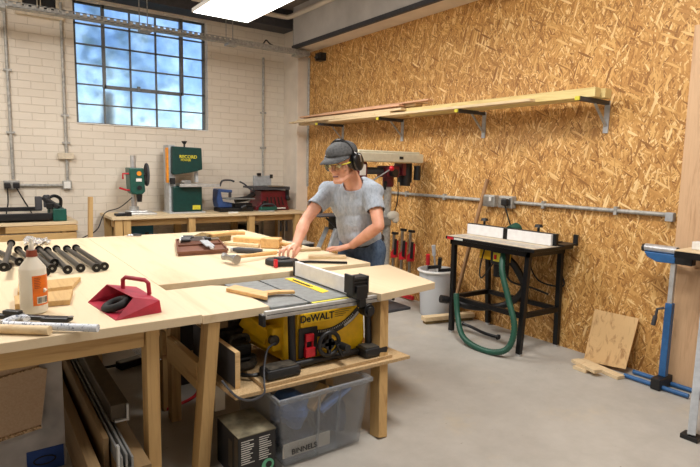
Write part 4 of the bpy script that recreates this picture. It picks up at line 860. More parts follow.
# ---------------------------------------------------------------- things on the left bench
Z = BT+.0015
rods = [((.26, 5.3), (.19, 3.97)), ((.03, 5.4), (.22, 4.27)), ((.14, 5.35), (.30, 4.43)), ((.3, 5.25), (.41, 3.95)), ((.37, 5.28), (.46, 4.06)), ((.44, 5.2), (.5, 4.28)), ((.49, 5.12), (.54, 3.97)), ((.56, 5.18), (.62, 3.99)), ((.63, 5.14), (.71, 3.95)), ((.70, 5.16), (.765, 3.98))]
rl = ['short black rod lying upright-facing across the others, leftmost on bench', 'black rod with round ends, crossing at the far left of the group', 'black rod under the leftmost crossing one', 'black rod fourth from the left, behind the bottle', 'black rod fifth from the left, its end right of the bottle', 'shorter black rod tucked sixth from the left', 'black rod seventh from the left', 'black rod third from the right of the group', 'black rod second from the right of the group', 'rightmost black rod of the group on the plywood']
for i, ((a, b), l_) in enumerate(zip(rods, rl)):
    a = (a[0]-.015, a[1]-.31); b = (b[0]-.045, b[1]-.1); z = Z+.029; z1 = z
    if i == 0: z = z1 = Z+.029+.048
    t = T('steel_rod', l_, 'rod', (a[0], a[1], Z), 0, 'black rods on the bench')
    p, q = V((a[0], a[1], z)), V((b[0], b[1], z1)); d = (q-p).normalized()
    build('shaft', MB().cyl(p, q, .018, n=16), 'rodblack', t, smooth=True)
    build('end_flange', MB().cyl(p, p+d*.02, .029, n=20), 'rodblack', t, smooth=True)
    fl = build('end_flange', MB().cyl(q-d*.025, q, .029, n=20), 'rodblack', t, smooth=True); build('centre_screw', MB().cyl(q, q+d*.002, .008, n=10), 'steel', fl)
bt = T('glue_bottle', 'milky plastic bottle with brown collar and orange label', 'bottle', (.225, 2.95, Z))
build('body', MB().lathe((.225, 2.95, Z), [(.045, 0), (.056, .006), (.059, .02), (.059, .215), (.057, .225), (.024, .272), (.022, .28)], n=32), 'bottle', bt, smooth=True)
build('collar', MB().cyl((.225, 2.95, Z+.278), (.225, 2.95, Z+.308), .025, .022, 24), 'brown', bt, smooth=True)
build('nozzle', MB().lathe((.225, 2.95, Z+.308), [(.012, 0), (.012, .03), (.009, .032), (.007, .055)], n=16), 'bottle', bt, smooth=True)
def curved(mb, cx, cy_, r, a0, a1, z0, z1, n=12):
    vs = []; fs = []
    for i in range(n+1):
        a = a0+(a1-a0)*i/n; vs += [(cx+r*math.cos(a), cy_+r*math.sin(a), z0), (cx+r*math.cos(a), cy_+r*math.sin(a), z1), (cx+(r+.001)*math.cos(a), cy_+(r+.001)*math.sin(a), z0), (cx+(r+.001)*math.cos(a), cy_+(r+.001)*math.sin(a), z1)]
    for i in range(n):
        b = 4*i; fs += [(b, b+4, b+5, b+1), (b+2, b+3, b+7, b+6), (b+1, b+5, b+7, b+3), (b, b+2, b+6, b+4)]
    return mb.add(vs, fs)
la = math.radians
lb_ = build('label', curved(MB(), .225, 2.95, .0593, la(-98), la(-8), Z+.045, Z+.19), 'orangelab', bt)
build('barcode_panel', curved(MB(), .225, 2.95, .0606, la(-82), la(-30), Z+.053, Z+.088), 'paper', lb_)
bc = MB()
for i in range(9): curved(bc, .225, 2.95, .0618, la(-79+5.4*i), la(-79+5.4*i+random.uniform(1.2, 3)), Z+.057, Z+.084, 1)
build('barcode_bars', bc, 'ink', lb_)
build('hazard_mark', MB().obox((.225+.0606*math.cos(la(-45)), 2.95+.0606*math.sin(la(-45)), Z+.115), (.014, .014, .014), (PI/4, 0, la(45))), 'paper', lb_)
tl = MB()
for i in range(7): curved(tl, .225, 2.95, .0606, la(-90), la(-62-3*(i % 3)), Z+.178-.008*i, Z+.180-.008*i, 4)
build('label_text', tl, 'brown', lb_)
# blocks
single('wooden_board', MB().prism([(.15, 3.05, Z), (.39, 3.02, Z), (.44, 3.27, Z), (.16, 3.25, Z)], (0, 0, .028)), 'piney', 'front pale wooden block lying beside the orange labelled bottle', 'wood block', bev=.003)
single('wooden_board', MB().prism([(.18, 3.34, Z), (.45, 3.36, Z), (.53, 3.60, Z), (.2, 3.58, Z)], (0, 0, .028)), 'piney', 'rear pale wooden block between the bottle and black rods', 'wood block', bev=.003)
# dustpan
du = T('dustpan', 'dark red metal dustpan with arched handle on the bench', 'dustpan', (.65, 2.9, Z))
pa, pb, pc, pd = V((.475, 3.03, Z)), V((.525, 2.61, Z)), V((.745, 2.645, Z)), V((.72, 3.02, Z))
ta, tb_, tc, td = V((.57, 3.03, Z+.085)), V((.62, 2.67, Z+.085)), V((.738, 2.65, Z+.06)), V((.715, 3.01, Z+.06))
dm = MB().add([pa, pb, pc, pd], [(0, 1, 2, 3)]).add([pb, tb_, tc, pc], [(0, 1, 2, 3)]).add([pa, pd, td, ta], [(0, 1, 2, 3)]).add([pc, tc, td, pd], [(0, 1, 2, 3)]).add([ta, td, tc, tb_], [(0, 1, 2, 3)])
pan = build('pan', dm, 'panred', du); md = pan.modifiers.new('th', 'SOLIDIFY'); md.thickness = .003; md.offset = 0
hp = V((.725, 2.78, Z+.07)); hq = V((.63, 2.93, Z+.08))
build('handle', MB().tube([hp-V((0, 0, .005)), hp+V((-.005, 0, .055)), hp+V((-.015, .02, .068)), hq+V((.01, -.02, .06)), hq+V((0, 0, .045)), hq-V((0, 0, .005))], .011, 10), 'panred', du, smooth=True)
single('rubber_ring', MB().tube([(.57+.05*math.cos(a*PI/12), 2.81+.075*math.sin(a*PI/12), Z+.028+.02*math.cos(a*PI/12+.4)) for a in range(24)], .02, 10, True), 'rubber', 'grey black rubber ring lying in the mouth of the red dustpan', 'ring', smooth=True)
# bar clamp, tube, strip
bcq = T('bar_tool', 'black steel bar with flattened slotted end at bench front', 'tool', (.2, 2.78, Z))
build('bar', MB().bar((-.1, 3.03, Z+.02), (.26, 2.73, Z+.02), .035, .022).bar((.24, 2.745, Z+.018), (.345, 2.665, Z+.018), .05, .02), 'black', bcq, .006)
build('eye', MB().cyl((.345, 2.665, Z+.0305), (.345, 2.665, Z+.0325), .013), 'steel', bcq); build('rivet', MB().cyl((.16, 2.82, Z+.032), (.16, 2.82, Z+.036), .016), 'steel', bcq)
build('jaw', MB().bar((.1, 2.87, Z+.035), (.16, 2.81, Z+.035), .03, .03), 'black', bcq, .004)
single('marbled_tube', MB().tube([(.09, 2.705, Z+.022), (.42, 2.45, Z+.022)], .017, 14), 'marble', 'blue and white marbled stick lying behind the pale strip', 'stick', smooth=True)
single('marbled_tube', MB().tube(bez([(.08, 2.74, Z+.018), (.13, 2.8, Z+.02), (.17, 2.8, Z+.02), (.18, 2.76, Z+.02)]), .015, 10), 'marble', 'short bent marbled piece resting across the marbled stick', 'stick', smooth=True)
single('pale_strip', MB().tube([(-.1, 2.78, Z+.02), (.0, 2.71, Z+.02), (.245, 2.525, Z+.02)], .02, 12), 'palex', 'pale rounded wooden strip at the very front of the left bench', 'strip', smooth=True)
# crumpled film bag
rnd = random.Random(4); bm3 = MB(); nx, ny = 9, 7
for i in range(nx):
    for j in range(ny): bm3.v.append(V((.36+.025*i+rnd.uniform(-.006, .006), 5.3+.05*j, Z+.01+rnd.uniform(0, .03)+.05*math.exp(-((i-2)/2)**2-((j-3)/2)**2))))
bm3.f = [[i*ny+j, (i+1)*ny+j, (i+1)*ny+j+1, i*ny+j+1] for i in range(nx-1) for j in range(ny-1)]
o = single('film_bag', bm3, 'bag', 'crumpled clear plastic bag behind the black rods', 'bag'); o.modifiers.new('th', 'SOLIDIFY').thickness = .002
kc = T('key_clip', 'small metal clip with ring lying alone at bench back edge', 'clip', (1.31, 5.6, Z)); build('ring', MB().tube([(1.29+.03*math.cos(a*PI/8), 5.6+.03*math.sin(a*PI/8), Z+.012) for a in range(16)], .006, 6, True), 'steel', kc); build('clip', MB().bar((1.31, 5.6, Z+.015), (1.38, 5.55, Z+.015), .03, .02), 'dkgrey', kc, .003)
# chisel case
cc = T('chisel_case', 'open dark wooden chisel case on the middle bench', 'case', (1.62, 4.6, Z))
A, B, Cc, D = V((1.33, 4.22, Z)), V((1.74, 4.2, Z)), V((1.93, 4.92, Z)), V((1.55, 4.97, Z))
def lerp2(u, v, z=0): return A.lerp(B, u).lerp(D.lerp(Cc, u), v)+V((0, 0, z))
build('tray', MB().prism([lerp2(0, 0), lerp2(1, 0), lerp2(1, 1), lerp2(0, 1)], (0, 0, .02)), 'darkwood', cc, .002)
wl = MB()
for (u0, v0, u1, v1) in ((0, 0, 1, 0), (0, 1, 1, 1), (0, 0, 0, 1), (1, 0, 1, 1), (0, .5, 1, .5)): wl.bar(lerp2(u0, v0, .028), lerp2(u1, v1, .028), .014, .018)
build('side_wall', wl, 'darkwood', cc, .002)
for k, (u0, v0, u1, v1, l_) in enumerate(((.08, .6, .55, .6, 'front left chisel with silver ferrule in the dark case'), (.1, .72, .6, .72, 'second chisel from the front in the dark case'), (.15, .86, .7, .86, 'rearmost chisel lying in the dark case'), (.6, .62, .95, .66, 'chisel with pale blade at the right of the dark case'))):
    ch = T('chisel', l_, 'chisel', lerp2(u0, v0, .03), 0, 'chisels in the case'); p, q = lerp2(u0, v0, .06), lerp2(u1, v1, .06); m_ = p.lerp(q, .45)
    build('handle', MB().cyl(p, m_, .022, .018, 12), 'black', ch, smooth=True); build('ferrule', MB().cyl(p-(q-p)*.05, p, .018), 'chrome', ch); build('blade', MB().bar(m_, q, .03, .01), 'steel', ch)
ck = T('chisel', 'grey flat blade laid across the front of the dark case', 'chisel', lerp2(.62, .1, .05)); build('blade', MB().bar(lerp2(.58, .5, .062), lerp2(.66, .08, .056), .07, .012), 'grey', ck, .002); build('shank', MB().bar(lerp2(.66, .08, .056), lerp2(.67, -.04, .05), .03, .01), 'chrome', ck)
# hand brush
hb = T('bench_brush', 'wooden bench brush with brown bristles behind the chisel case', 'brush', (1.95, 5.0, Z))
build('stock', MB().prism([(1.82, 5.0, Z+.04), (1.86, 4.86, Z+.04), (2.1, 4.93, Z+.04), (2.08, 5.03, Z+.04)], (0, 0, .04)), 'beech', hb, .01)
build('handle', MB().tube(bez([(2.08, 4.98, Z+.06), (2.15, 4.99, Z+.06), (2.25, 5.0, Z+.05)]), [.025]*9+[.02]*8, 10), 'beech', hb, smooth=True)
build('bristles', MB().prism([(1.76, 5.05, Z), (1.78, 4.8, Z), (2.05, 4.88, Z), (2.05, 5.03, Z)], (.01, 0, .05)).prism([(1.72, 5.05, Z+.01), (1.76, 4.83, Z+.01), (1.84, 4.86, Z+.05), (1.82, 5.02, Z+.05)], (0, 0, .03)), 'bristle', hb)
# hammer
hm = T('hammer', 'steel headed hammer with long wooden handle on middle bench', 'hammer', (1.8, 3.8, Z))
hx0, hx1 = V((1.58, 3.73, Z+.045)), V((2.02, 3.87, Z+.03))
build('handle', MB().tube([hx0, hx0.lerp(hx1, .3), hx0.lerp(hx1, .7), hx1], [.012, .012, .018, .018], 12), 'beech', hm, smooth=True)
build('head', MB().cyl((1.545, 3.81, Z+.045), (1.553, 3.78, Z+.045), .028, .024).bar((1.55, 3.79, Z+.045), (1.57, 3.70, Z+.045), .036, .036).cyl((1.57, 3.70, Z+.045), (1.58, 3.64, Z+.045), .025, .036), 'steel', hm, .004)
fl_ = T('file_handle', 'short tool with dark ribbed handle and silver ferrule', 'tool', (1.87, 4.1, Z)); build('handle', MB().tube([(1.79, 4.2, Z+.025), (1.82, 4.17, Z+.025), (1.95, 4.04, Z+.025), (1.97, 4.02, Z+.025)], [.016, .025, .022, .016], 12), 'dkgrey', fl_, smooth=True); build('ferrule', MB().cyl((1.775, 4.215, Z+.025), (1.79, 4.2, Z+.025), .02), 'chrome', fl_); build('blade', MB().bar((1.97, 4.02, Z+.02), (2.1, 3.9, Z+.02), .012, .01), 'steel', fl_)
ml = T('wooden_mallet', 'block shaped wooden mallet lying behind the dark handled tool', 'mallet', (2.2, 4.3, Z))
build('head', MB().obox((2.2, 4.3, Z+.045), (.17, .12, .09), (0, 0, -.75)), 'beech', ml, .008); build('handle', MB().cyl((2.26, 4.25, Z+.045), (2.38, 4.08, Z+.03), .018), 'beech', ml, smooth=True)
for c, s_, r, l_, mt_ in (((2.0, 4.5, Z+.015), (.36, .045, .03), -.95, 'long thin wood strip left of the wooden mallet', 'palex'), ((2.14, 4.66, Z+.025), (.3, .08, .05), -1.0, 'carved wood blank behind the mallet', 'beech'), ((2.26, 4.72, Z+.02), (.34, .07, .04), -1.05, 'rearmost pale wood blank at the bench right edge', 'palex'), ((2.36, 4.36, Z+.015), (.24, .06, .03), -1.1, 'small wood strip right of the mallet near the bench edge', 'paley'), ((2.42, 4.0, Z+.012), (.2, .08, .024), -.2, 'flat pale offcut beyond the standing man\'s right hand', 'palex')):
    single('wood_blank', MB().obox(c, s_, (0, 0, r)), mt_, l_, 'wood blank', bev=.006)
single('ruler_rod', MB().tube([(1.92, 3.50, Z+.012), (2.1, 3.46, Z+.012), (2.33, 3.29, Z+.012)], .010, 8), 'blacksteel', 'thin dark steel rod beside the man\'s hands on the bench', 'rod', smooth=True)
single('wood_piece', MB().prism([(2.19, 3.63, Z), (2.46, 3.49, Z), (2.50, 3.56, Z), (2.24, 3.72, Z)], (0, 0, .022)), 'palex', 'thin pale wood piece under the man\'s left hand', 'wood piece', bev=.003)
tl_ = T('hand_tool', 'black hand tool with red tip under the right hand', 'tool', (1.86, 3.5, Z))
build('body', MB().prism([(1.77, 3.57, Z), (1.80, 3.44, Z), (1.92, 3.40, Z), (2.0, 3.47, Z), (1.94, 3.6, Z), (1.82, 3.62, Z)], (0, 0, .045)), 'black', tl_, .012); build('red_tip', MB().bar((1.79, 3.43, Z+.0), (1.79, 3.43, Z+.06), .03, .022), 'red', tl_, .003); build('top_plate', MB().prism([(1.83, 3.54, Z+.0455), (1.86, 3.47, Z+.0455), (1.94, 3.48, Z+.0455), (1.92, 3.56, Z+.0455)], (0, 0, .012)), 'dkgrey', tl_, .004)
# push block on the saw
pbk = T('push_block', 'pale wooden paddle with handle lying on the saw table', 'push block', (1.3, 2.8, .86))
zz = .8595
build('paddle', MB().prism([(1.225, 2.99, zz), (1.31, 3.05, zz), (1.40, 2.78, zz), (1.34, 2.665, zz)], (0, 0, .022)), 'beech', pbk, .004); build('handle', MB().prism([(1.375, 2.82, zz+.002), (1.37, 2.76, zz+.002), (1.45, 2.765, zz+.002), (1.55, 2.72, zz+.002), (1.56, 2.755, zz+.002), (1.46, 2.82, zz+.002)], (0, 0, .018)), 'beech', pbk, .004)

# ---------------------------------------------------------------- the man
def remesh(name, mb, vox, mat, parent, smooth_it=4, disp=None, local=False):
    o = build(name, mb, mat, parent, 0, False, local)
    md = o.modifiers.new('r', 'REMESH'); md.mode = 'VOXEL'; md.voxel_size = vox
    sm = o.modifiers.new('s', 'SMOOTH'); sm.factor = .5; sm.iterations = smooth_it
    dg = bpy.context.evaluated_depsgraph_get(); me = bpy.data.meshes.new_from_object(o.evaluated_get(dg))
    o.modifiers.clear(); o.data = me
    me.materials.clear(); me.materials.append(M[mat]); me.polygons.foreach_set('use_smooth', [True]*len(me.polygons))
    if disp:
        for v in me.vertices: v.co += disp(v.co, v.normal)
    return o
man = T('person', 'man in grey cap, ear defenders and blue grey T-shirt leaning over bench', 'person', (2.86, 3.62, 0))
u = 1/K   # metres -> survey units
pelvis = V((2.765, 3.685, .99)); chest = V((2.655, 3.69, 1.32)); neck = V((2.60, 3.61, 1.475)); hc_ = V((2.465, 3.58, 1.668))
shR, elR, wrR = V((2.50, 3.85, 1.415)), V((2.24, 3.78, 1.17)), V((2.09, 3.66, 1.0))
shL, elL, wrL = V((2.71, 3.485, 1.425)), V((2.665, 3.335, 1.155)), V((2.60, 3.60, .972))
hipL, hipR = V((2.805, 3.585, .93)), V((2.72, 3.78, .93))
knL, knR = V((2.77, 3.54, .52)), V((2.70, 3.86, .52)); anL, anR = V((2.87, 3.52, .09)), V((2.86, 3.93, .09))
side = V((.47, -.88, 0)).normalized(); fwd = V((-.88, -.47, 0)).normalized(); up = V((0, 0, 1))
spine = (neck-pelvis).normalized(); tf = side.cross(spine)*-1; tf = tf if tf.dot(fwd) > 0 else -tf
TR = Matrix((tf, side, spine)).transposed()
def R3(c, a, b): return c
# head frame
hf = V((-.93, -.33, -.27)).normalized(); hl = V((0, 0, 1)).cross(hf).normalized(); hl = V((hl.x, hl.y, hl.z+.05)).normalized(); hu = hf.cross(hl).normalized(); hl = hu.cross(hf)
HR = Matrix((hf, hl, hu)).transposed(); HS = 1.12*u
def H(x, y, z): return hc_+HR@V((x, y, z))*HS
b = MB()
def he(c, r): b.ell(H(*c), [q*HS for q in r], HR, 20)
def hcp(p, q, r1, r2=None): b.cap(H(*p), H(*q), r1*HS, (r2 or r1)*HS, 12)
he((-.008, 0, .032), (.098, .077, .088)); he((.03, 0, -.045), (.062, .058, .078)); he((.045, 0, -.085), (.042, .042, .034))
hcp((.078, -.018, -.105), (.078, .018, -.105), .018)
hcp((.088, -.032, .012), (.088, .032, .012), .012); hcp((.094, 0, .006), (.116, 0, -.03), .009, .013); hcp((.106, -.012, -.034), (.106, .012, -.034), .009)
hcp((.058, -.042, -.03), (.058, .042, -.03), .024); hcp((.088, -.017, -.067), (.088, .017, -.067), .0085); hcp((.084, -.015, -.079), (.084, .015, -.079), .0085)
hcp((.0, -.055, -.075), (.06, -.025, -.1), .018); hcp((.0, .055, -.075), (.06, .025, -.1), .018)
he((-.01, .08, -.012), (.02, .01, .03)); he((-.01, -.08, -.012), (.02, .01, .03))
b.cap(H(-.025, 0, -.05), neck+V((.02, 0, -.02)), .058*u, .062*u)
b.cap(neck+V((.02, 0, -.03)), chest, .07*u, .1*u)
# trunk
b.ell(chest, (.105*u, .165*u, .17*u), TR); b.ell(pelvis.lerp(chest, .45), (.1*u, .14*u, .16*u), TR); b.ell(pelvis, (.11*u, .155*u, .12*u), TR)
def limb(m, pts, k=1., add=0.):
    for (p, r1), (q, r2) in zip(pts, pts[1:]): m.cap(p, q, (r1*k+add)*u, (r2*k+add)*u, 16)
limb(b, [(shR.lerp(chest, .35), .06), (shR, .056), (shR.lerp(elR, .5), .047), (elR, .039), (elR.lerp(wrR, .3), .044), (wrR, .030)])
limb(b, [(shL.lerp(chest, .35), .06), (shL, .056), (shL.lerp(elL, .5), .047), (elL, .039), (elL.lerp(wrL, .3), .044), (wrL, .030)])
for h_, k_, a_ in ((hipL, knL, anL), (hipR, knR, anR)): limb(b, [(h_, .088), (h_.lerp(k_, .5), .075), (k_, .055), (k_.lerp(a_, .3), .054), (a_, .036), (a_+fwd*.12*u-V((0, 0, .03)), .03)])
# hands: knuckle positions, then finger joints
def hand(wr, kn, tips, thumb, r=.0098):
    for k, t in zip(kn, tips):
        b.cap(wr, k, .022*u, .014*u, 10); ch = [k]+t; rr = [r*1.12, r*1.03, r*.95, r*.82]
        for i in range(len(ch)-1): b.cap(ch[i], ch[i+1], rr[i]*u, rr[i+1]*u, 10)
    for i in range(3): b.cap(kn[i], kn[i+1], .0125*u, .0125*u, 10)
    for i in range(len(thumb)-1): b.cap(thumb[i], thumb[i+1], [.016, .0125, .0105][i]*u, [.0125, .0105, .009][i]*u, 10)
rd_ = V((.81, -.58, 0)); ld = -rd_; bk_ = V((.58, .81, 0))
# right hand: fingertips pressing on the black tool
kc_ = V((2.01, 3.63, .982)); kn = [kc_+rd_*.038*u+V((0, 0, -.002)), kc_+rd_*.014*u+V((0, 0, .006)), kc_-rd_*.010*u+V((0, 0, .004)), kc_-rd_*.033*u+V((0, 0, -.008))]
tips = []
for i, (k, s_) in enumerate(zip(kn, (.95, 1.08, 1.0, .82))):
    d0 = (V((-.62, -.38, -.25))+ld*.18*(i-1.2)).normalized(); d1 = (V((-.3, -.25, -.95))+ld*.12*(i-1.2)).normalized(); d2 = V((-.02, -.1, -1)).normalized()
    a = k+d0*.038*s_*u; c = a+d1*.024*s_*u; tips.append([a, c, c+d2*.017*s_*u])
hand(wrR, kn, tips, [wrR.lerp(kc_, .25)+rd_*.01, wrR.lerp(kc_, .5)+rd_*.045*u+V((0, 0, -.02)), kc_+rd_*.05*u+V((-.02, -.02, -.045)), kc_+rd_*.042*u+V((-.05, -.03, -.072))])
# left hand: flat, fingers reaching to the left over the slat
kc2 = V((2.52, 3.685, .935)); ac_ = V((-.58, -.81, 0))
kn = [kc2-ac_*.036*u+V((0, 0, .0)), kc2-ac_*.012*u+V((0, 0, .006)), kc2+ac_*.012*u+V((0, 0, .004)), kc2+ac_*.034*u+V((0, 0, -.004))]
tips = []
for i, (k, s_) in enumerate(zip(kn, (.95, 1.08, 1.0, .8))):
    d0 = (ld-ac_*.16*(1.3-i)+V((0, 0, .02))).normalized(); d1 = (ld-ac_*.12*(1.3-i)+V((0, 0, -.3))).normalized(); d2 = (ld+V((0, 0, -.5))).normalized()
    a = k+d0*.042*s_*u; c = a+d1*.026*s_*u; tips.append([a, c, c+d2*.018*s_*u])
hand(wrL, kn, tips, [wrL.lerp(kc2, .2)-ac_*.01, wrL.lerp(kc2, .6)-ac_*.045*u+V((0, 0, -.01)), kc2-ac_*.062*u+ld*.02+V((0, 0, -.015)), kc2-ac_*.066*u+ld*.055+V((0, 0, -.02))])
body = remesh('body', b, .0042, 'skin', man, 3)
# eyes, brows, mouth line
for s_ in (-1, 1):
    build('eye', MB().ell(H(.079, s_*.031, -.008), (.0135*HS,)*3, HR, 14), 'white', man, smooth=True)
    build('eyebrow', MB().cap(H(.098, s_*.018, .012), H(.088, s_*.045, .012), .0042*HS, .003*HS, 8), 'hair', man, smooth=True)
build('lips', MB().cap(H(.096, -.016, -.072), H(.096, .016, -.072), .0045*HS, n=8), 'dkred', man, smooth=True)
hr_ = MB().ell(H(-.022, 0, .012), (.092*HS, .0795*HS, .075*HS), HR, 20).box(0, 0, 0, 0, 0, 0); build('hair', MB().ell(H(-.022, 0, .008), (.09*HS, .0795*HS, .078*HS), HR, 20).cap(H(.02, .074, .01), H(.018, .073, -.025), .008*HS, .006*HS).cap(H(.02, -.074, .01), H(.018, -.073, -.025), .008*HS, .006*HS), 'hair', man, smooth=True)
# cap: dome + brim
vs = []; fs = []; n_ = 28; m_ = 9
for i in range(m_+1):
    t_a = (PI/2+.06)*i/m_
    for k in range(n_):
        a = 2*PI*k/n_; seam = 1+.012*abs(math.cos(3*a))
        vs.append(H(-.006+.112*math.sin(t_a)*math.cos(a)*seam, .092*math.sin(t_a)*math.sin(a)*seam, .046+.078*math.cos(t_a)**.8 if math.cos(t_a) > 0 else .046+.1*math.cos(t_a)))
for i in range(m_):
    for k in range(n_): fs.append((i*n_+k, (i+1)*n_+k, (i+1)*n_+(k+1) % n_, i*n_+(k+1) % n_))
o = build('cap', MB().add(vs, fs), 'cap', man, smooth=True); o.modifiers.new('th', 'SOLIDIFY').thickness = .003
capo = o
vs = []; fs = []
for i in range(17):
    a = math.radians(-68+136*i/16); ca, sa = math.cos(a), math.sin(a)
    vs.append(H(-.006+.110*ca, .09*sa, .050-.004)); L = .085*max(0, math.cos(a*1.3))**.6
    vs.append(H(-.006+.112*ca+L*.95, .092*sa*(1+.08), .050-.016*(L/.07)-.02*abs(sa)))
for i in range(16): fs.append((2*i, 2*i+1, 2*i+3, 2*i+2))
o = build('brim', MB().add(vs, fs), 'cap', capo, smooth=True, local=False) if False else build('brim', MB().add(vs, fs), 'cap', man, smooth=True)
o.modifiers.new('th', 'SOLIDIFY').thickness = .006
build('cap_button', MB().ell(H(-.006, 0, .125), (.01*HS, .01*HS, .006*HS), HR, 10), 'cap', man, smooth=True)
# ear defenders
hbp = [H(.0, .098*math.cos(a), -.0+.132*math.sin(a)) for a in [PI*i/16 for i in range(17)]]
hbp = [H(-.0, .104, -.005)]+hbp+[H(-.0, -.104, -.005)]
build('headband', MB().tube(hbp, .009*HS, 8), 'muff', man, smooth=True)
for s_ in (-1, 1):
    m2 = MB(); base = H(-.008, s_*.078, -.008); axd = HR@V((0, s_, 0))
    prof = [(.04, 0), (.046, .006), (.046, .016), (.037, .02), (.037, .024), (.046, .028), (.046, .042), (.034, .052), (.0, .054)]
    q_ = MB().lathe((0, 0, 0), [(r, z) for r, z in prof], n=24)
    Rm = Matrix((HR@V((1, 0, 0)), HR@V((0, 0, 1)), axd)).transposed()
    for v in q_.v:
        m2.v.append(base+Rm@V((v.x*.95, v.y*1.2, v.z))*HS)
    m2.f = q_.f; build('ear_cup', m2, 'muff', man, smooth=True)
    build('ear_cup_arm', MB().tube([H(.0, s_*.1, .05), H(-.008, s_*.134, .03), H(-.008, s_*.132, -.01)], .005*HS, 6), 'steel', man)
# safety glasses
gl = MB()
for s_ in (-1, 1): gl.ell(H(.106, s_*.032, -.008), (.0035*HS, .028*HS, .02*HS), HR, 14)
build('glasses_lens', gl, 'lens', man, smooth=True)
gf = MB()
for s_ in (-1, 1): gf.tube([H(.098, s_*.06, 0), H(.07, s_*.078, 0), H(.02, s_*.083, -.002)], .004*HS, 6)
gf.tube([H(.11, -.03, .01), H(.113, 0, .008), H(.11, .03, .01)], .003*HS, 6)
build('glasses_frame', gf, 'yelletter', man)
# shirt
def mixp(p, q, t): return p.lerp(q, t)
s = MB()
s.ell(chest, (.128*u, .185*u, .18*u), TR); s.ell(pelvis.lerp(chest, .5)+tf*.01, (.125*u, .165*u, .17*u), TR); s.ell(pelvis.lerp(chest, .2)+tf*.01, (.13*u, .17*u, .14*u), TR)
s.cap(shR, shL, .07*u, .07*u); s.cap(neck+V((.03, 0, -.06)), chest, .088*u, .12*u)
s.cap(neck+V((.085, -.035, .02)), shL+V((.03, 0, .0)), .048*u, .06*u); s.cap(neck+V((.07, .04, .01)), shR+V((.03, 0, .0)), .048*u, .06*u)
for q_, w_ in ((shL, .5), (shR, .5)): s.cap(neck+V((.055, -.01, -.005)), q_.lerp(chest, .02), .058*u, .07*u)
eR = shR.lerp(elR, .56); eL = shL.lerp(elL, .55)
s.cap(shR.lerp(chest, .15), eR, .078*u, .066*u); s.cap(shL.lerp(chest, .15), eL, .078*u, .066*u)
from mathutils import noise as mn
def sd_(co, no):
    w_ = mn.noise(V((co.x*7, co.y*7, co.z*3.2)))+.5*mn.noise(V((co.x*16, co.y*16, co.z*8+3)))
    return no*.009*w_
so = remesh('t_shirt', s, .008, 'shirt', man, 6, sd_)
# cut shirt open at hem, neck and cuffs
def cut(o, pt, nrm, rad):
    bm = bmesh.new(); bm.from_mesh(o.data); off = V(o.parent['_o']); p = (V(pt)-off)*K; n = V(nrm).normalized()
    bmesh.ops.delete(bm, geom=[f for f in bm.faces if (f.calc_center_median()-p).dot(n) > 0 and (f.calc_center_median()-p).length < rad], context='FACES'); bm.to_mesh(o.data); bm.free()
cut(so, eR, elR-shR, .1); cut(so, eL, elL-shL, .1); cut(so, pelvis-spine*.02, -spine, 1.); cut(so, neck+V((.012, 0, -.008)), (neck-chest)+V((-.06, -.03, .08)), .08)
so.modifiers.new('th', 'SOLIDIFY').thickness = .003
build('collar', MB().tube([neck+V((.012, 0, -.012))+(HR@V((0, 0, 0)))+TR@V((.074*math.cos(a*PI/12)*1.05, .078*math.sin(a*PI/12), -.012*math.cos(a*PI/12)))*u for a in range(24)], .007*u, 8, True), 'shirt', man, smooth=True)
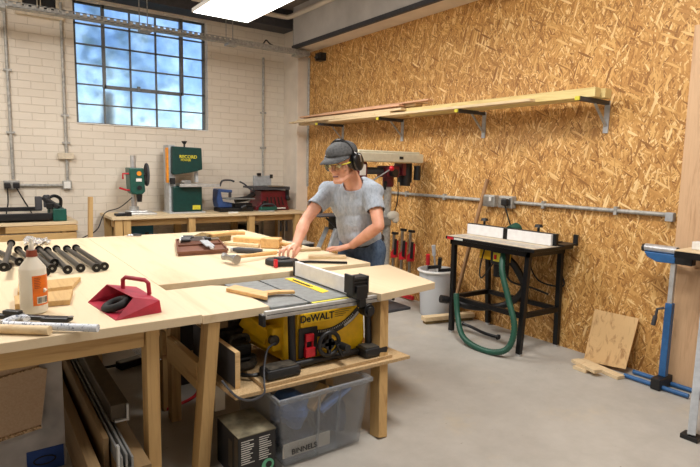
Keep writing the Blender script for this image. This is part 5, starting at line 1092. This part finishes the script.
# jeans, belt, shoes
j = MB(); j.ell(pelvis-V((0, 0, .05)), (.125*u, .168*u, .115*u), TR)
for h_, k_, a_ in ((hipL, knL, anL), (hipR, knR, anR)): limb(j, [(h_, .1), (h_.lerp(k_, .5), .088), (k_, .07), (k_.lerp(a_, .4), .068), (a_+V((0, 0, .02)), .058)])
remesh('jeans', j, .008, 'denim', man, 5, lambda co, no: no*.006*mn.noise(co*11))
build('belt', MB().tube([pelvis-V((0, 0, -.015))+TR@V((.122*math.cos(a*PI/14), .158*math.sin(a*PI/14), 0))*u for a in range(28)], .012*u, 8, True), 'black', man, smooth=True)
for a_ in (anL, anR): build('shoe', MB().cap(V((a_.x, a_.y, .05)), V((a_.x, a_.y, .045))+fwd*.16*u, .045*u, .038*u), 'dkgrey', man, smooth=True)
build('watch', MB().box(0, 0, 0, 0, 0, 0), 'black', man) if False else None

# ---------------------------------------------------------------- light, sky, camera
w = bpy.data.worlds.new('sky'); bpy.context.scene.world = w; w.use_nodes = True; nt = w.node_tree
bg = nt.nodes['Background']; sk = nt.nodes.new('ShaderNodeTexSky'); sk.sky_type = 'NISHITA'; sk.sun_disc = False; sk.sun_elevation = math.radians(35); sk.sun_rotation = math.radians(200)
nt.links.new(sk.outputs[0], bg.inputs[0]); bg.inputs[1].default_value = .3
def area(name, loc, size, power, rot=(0, 0, 0), col=(1, .97, .935)):
    l = bpy.data.lights.new(name, 'AREA'); l.shape = 'RECTANGLE'; l.size, l.size_y = size; l.energy = power; l.color = col
    o = bpy.data.objects.new(name, l); C.objects.link(o); o.location = V(loc)*K; o.rotation_euler = rot; return o
for x, y, e in ((2.32, 5.1, 40), (2.32, 1.9, 78), (2.32, -.8, 16), (-.6, 5.1, 82), (-.6, 1.9, 22)):
    area('panel_lamp', (x, y, 3.19 if y > 5 and x > 0 else 3.93), (.5, 1.05), e)
cam = bpy.data.cameras.new('camera'); co = bpy.data.objects.new('camera', cam); C.objects.link(co)
cam.sensor_width = 36; cam.lens = 533.003/700*36; cam.clip_start = .05; cam.clip_end = 200
y_, p_, r_ = .6201, -.12343, -.023467
F = V((math.sin(y_)*math.cos(p_), math.cos(y_)*math.cos(p_), math.sin(p_))); r0 = V((math.cos(y_), -math.sin(y_), 0)); d0 = F.cross(r0)
ri = math.cos(r_)*r0+math.sin(r_)*d0; dn = -math.sin(r_)*r0+math.cos(r_)*d0
co.matrix_world = Matrix.Translation(V((0, 0, 1.62))*K) @ Matrix((ri, -dn, -F)).transposed().to_4x4()
cam.shift_y = 0
S = bpy.context.scene; S.camera = co
S.view_settings.view_transform = 'Standard'; S.view_settings.look = 'None'; S.view_settings.exposure = 0; S.view_settings.gamma = 1; S.view_settings.use_curve_mapping = False
for o in bpy.data.objects:
    if '_o' in o: del o['_o']
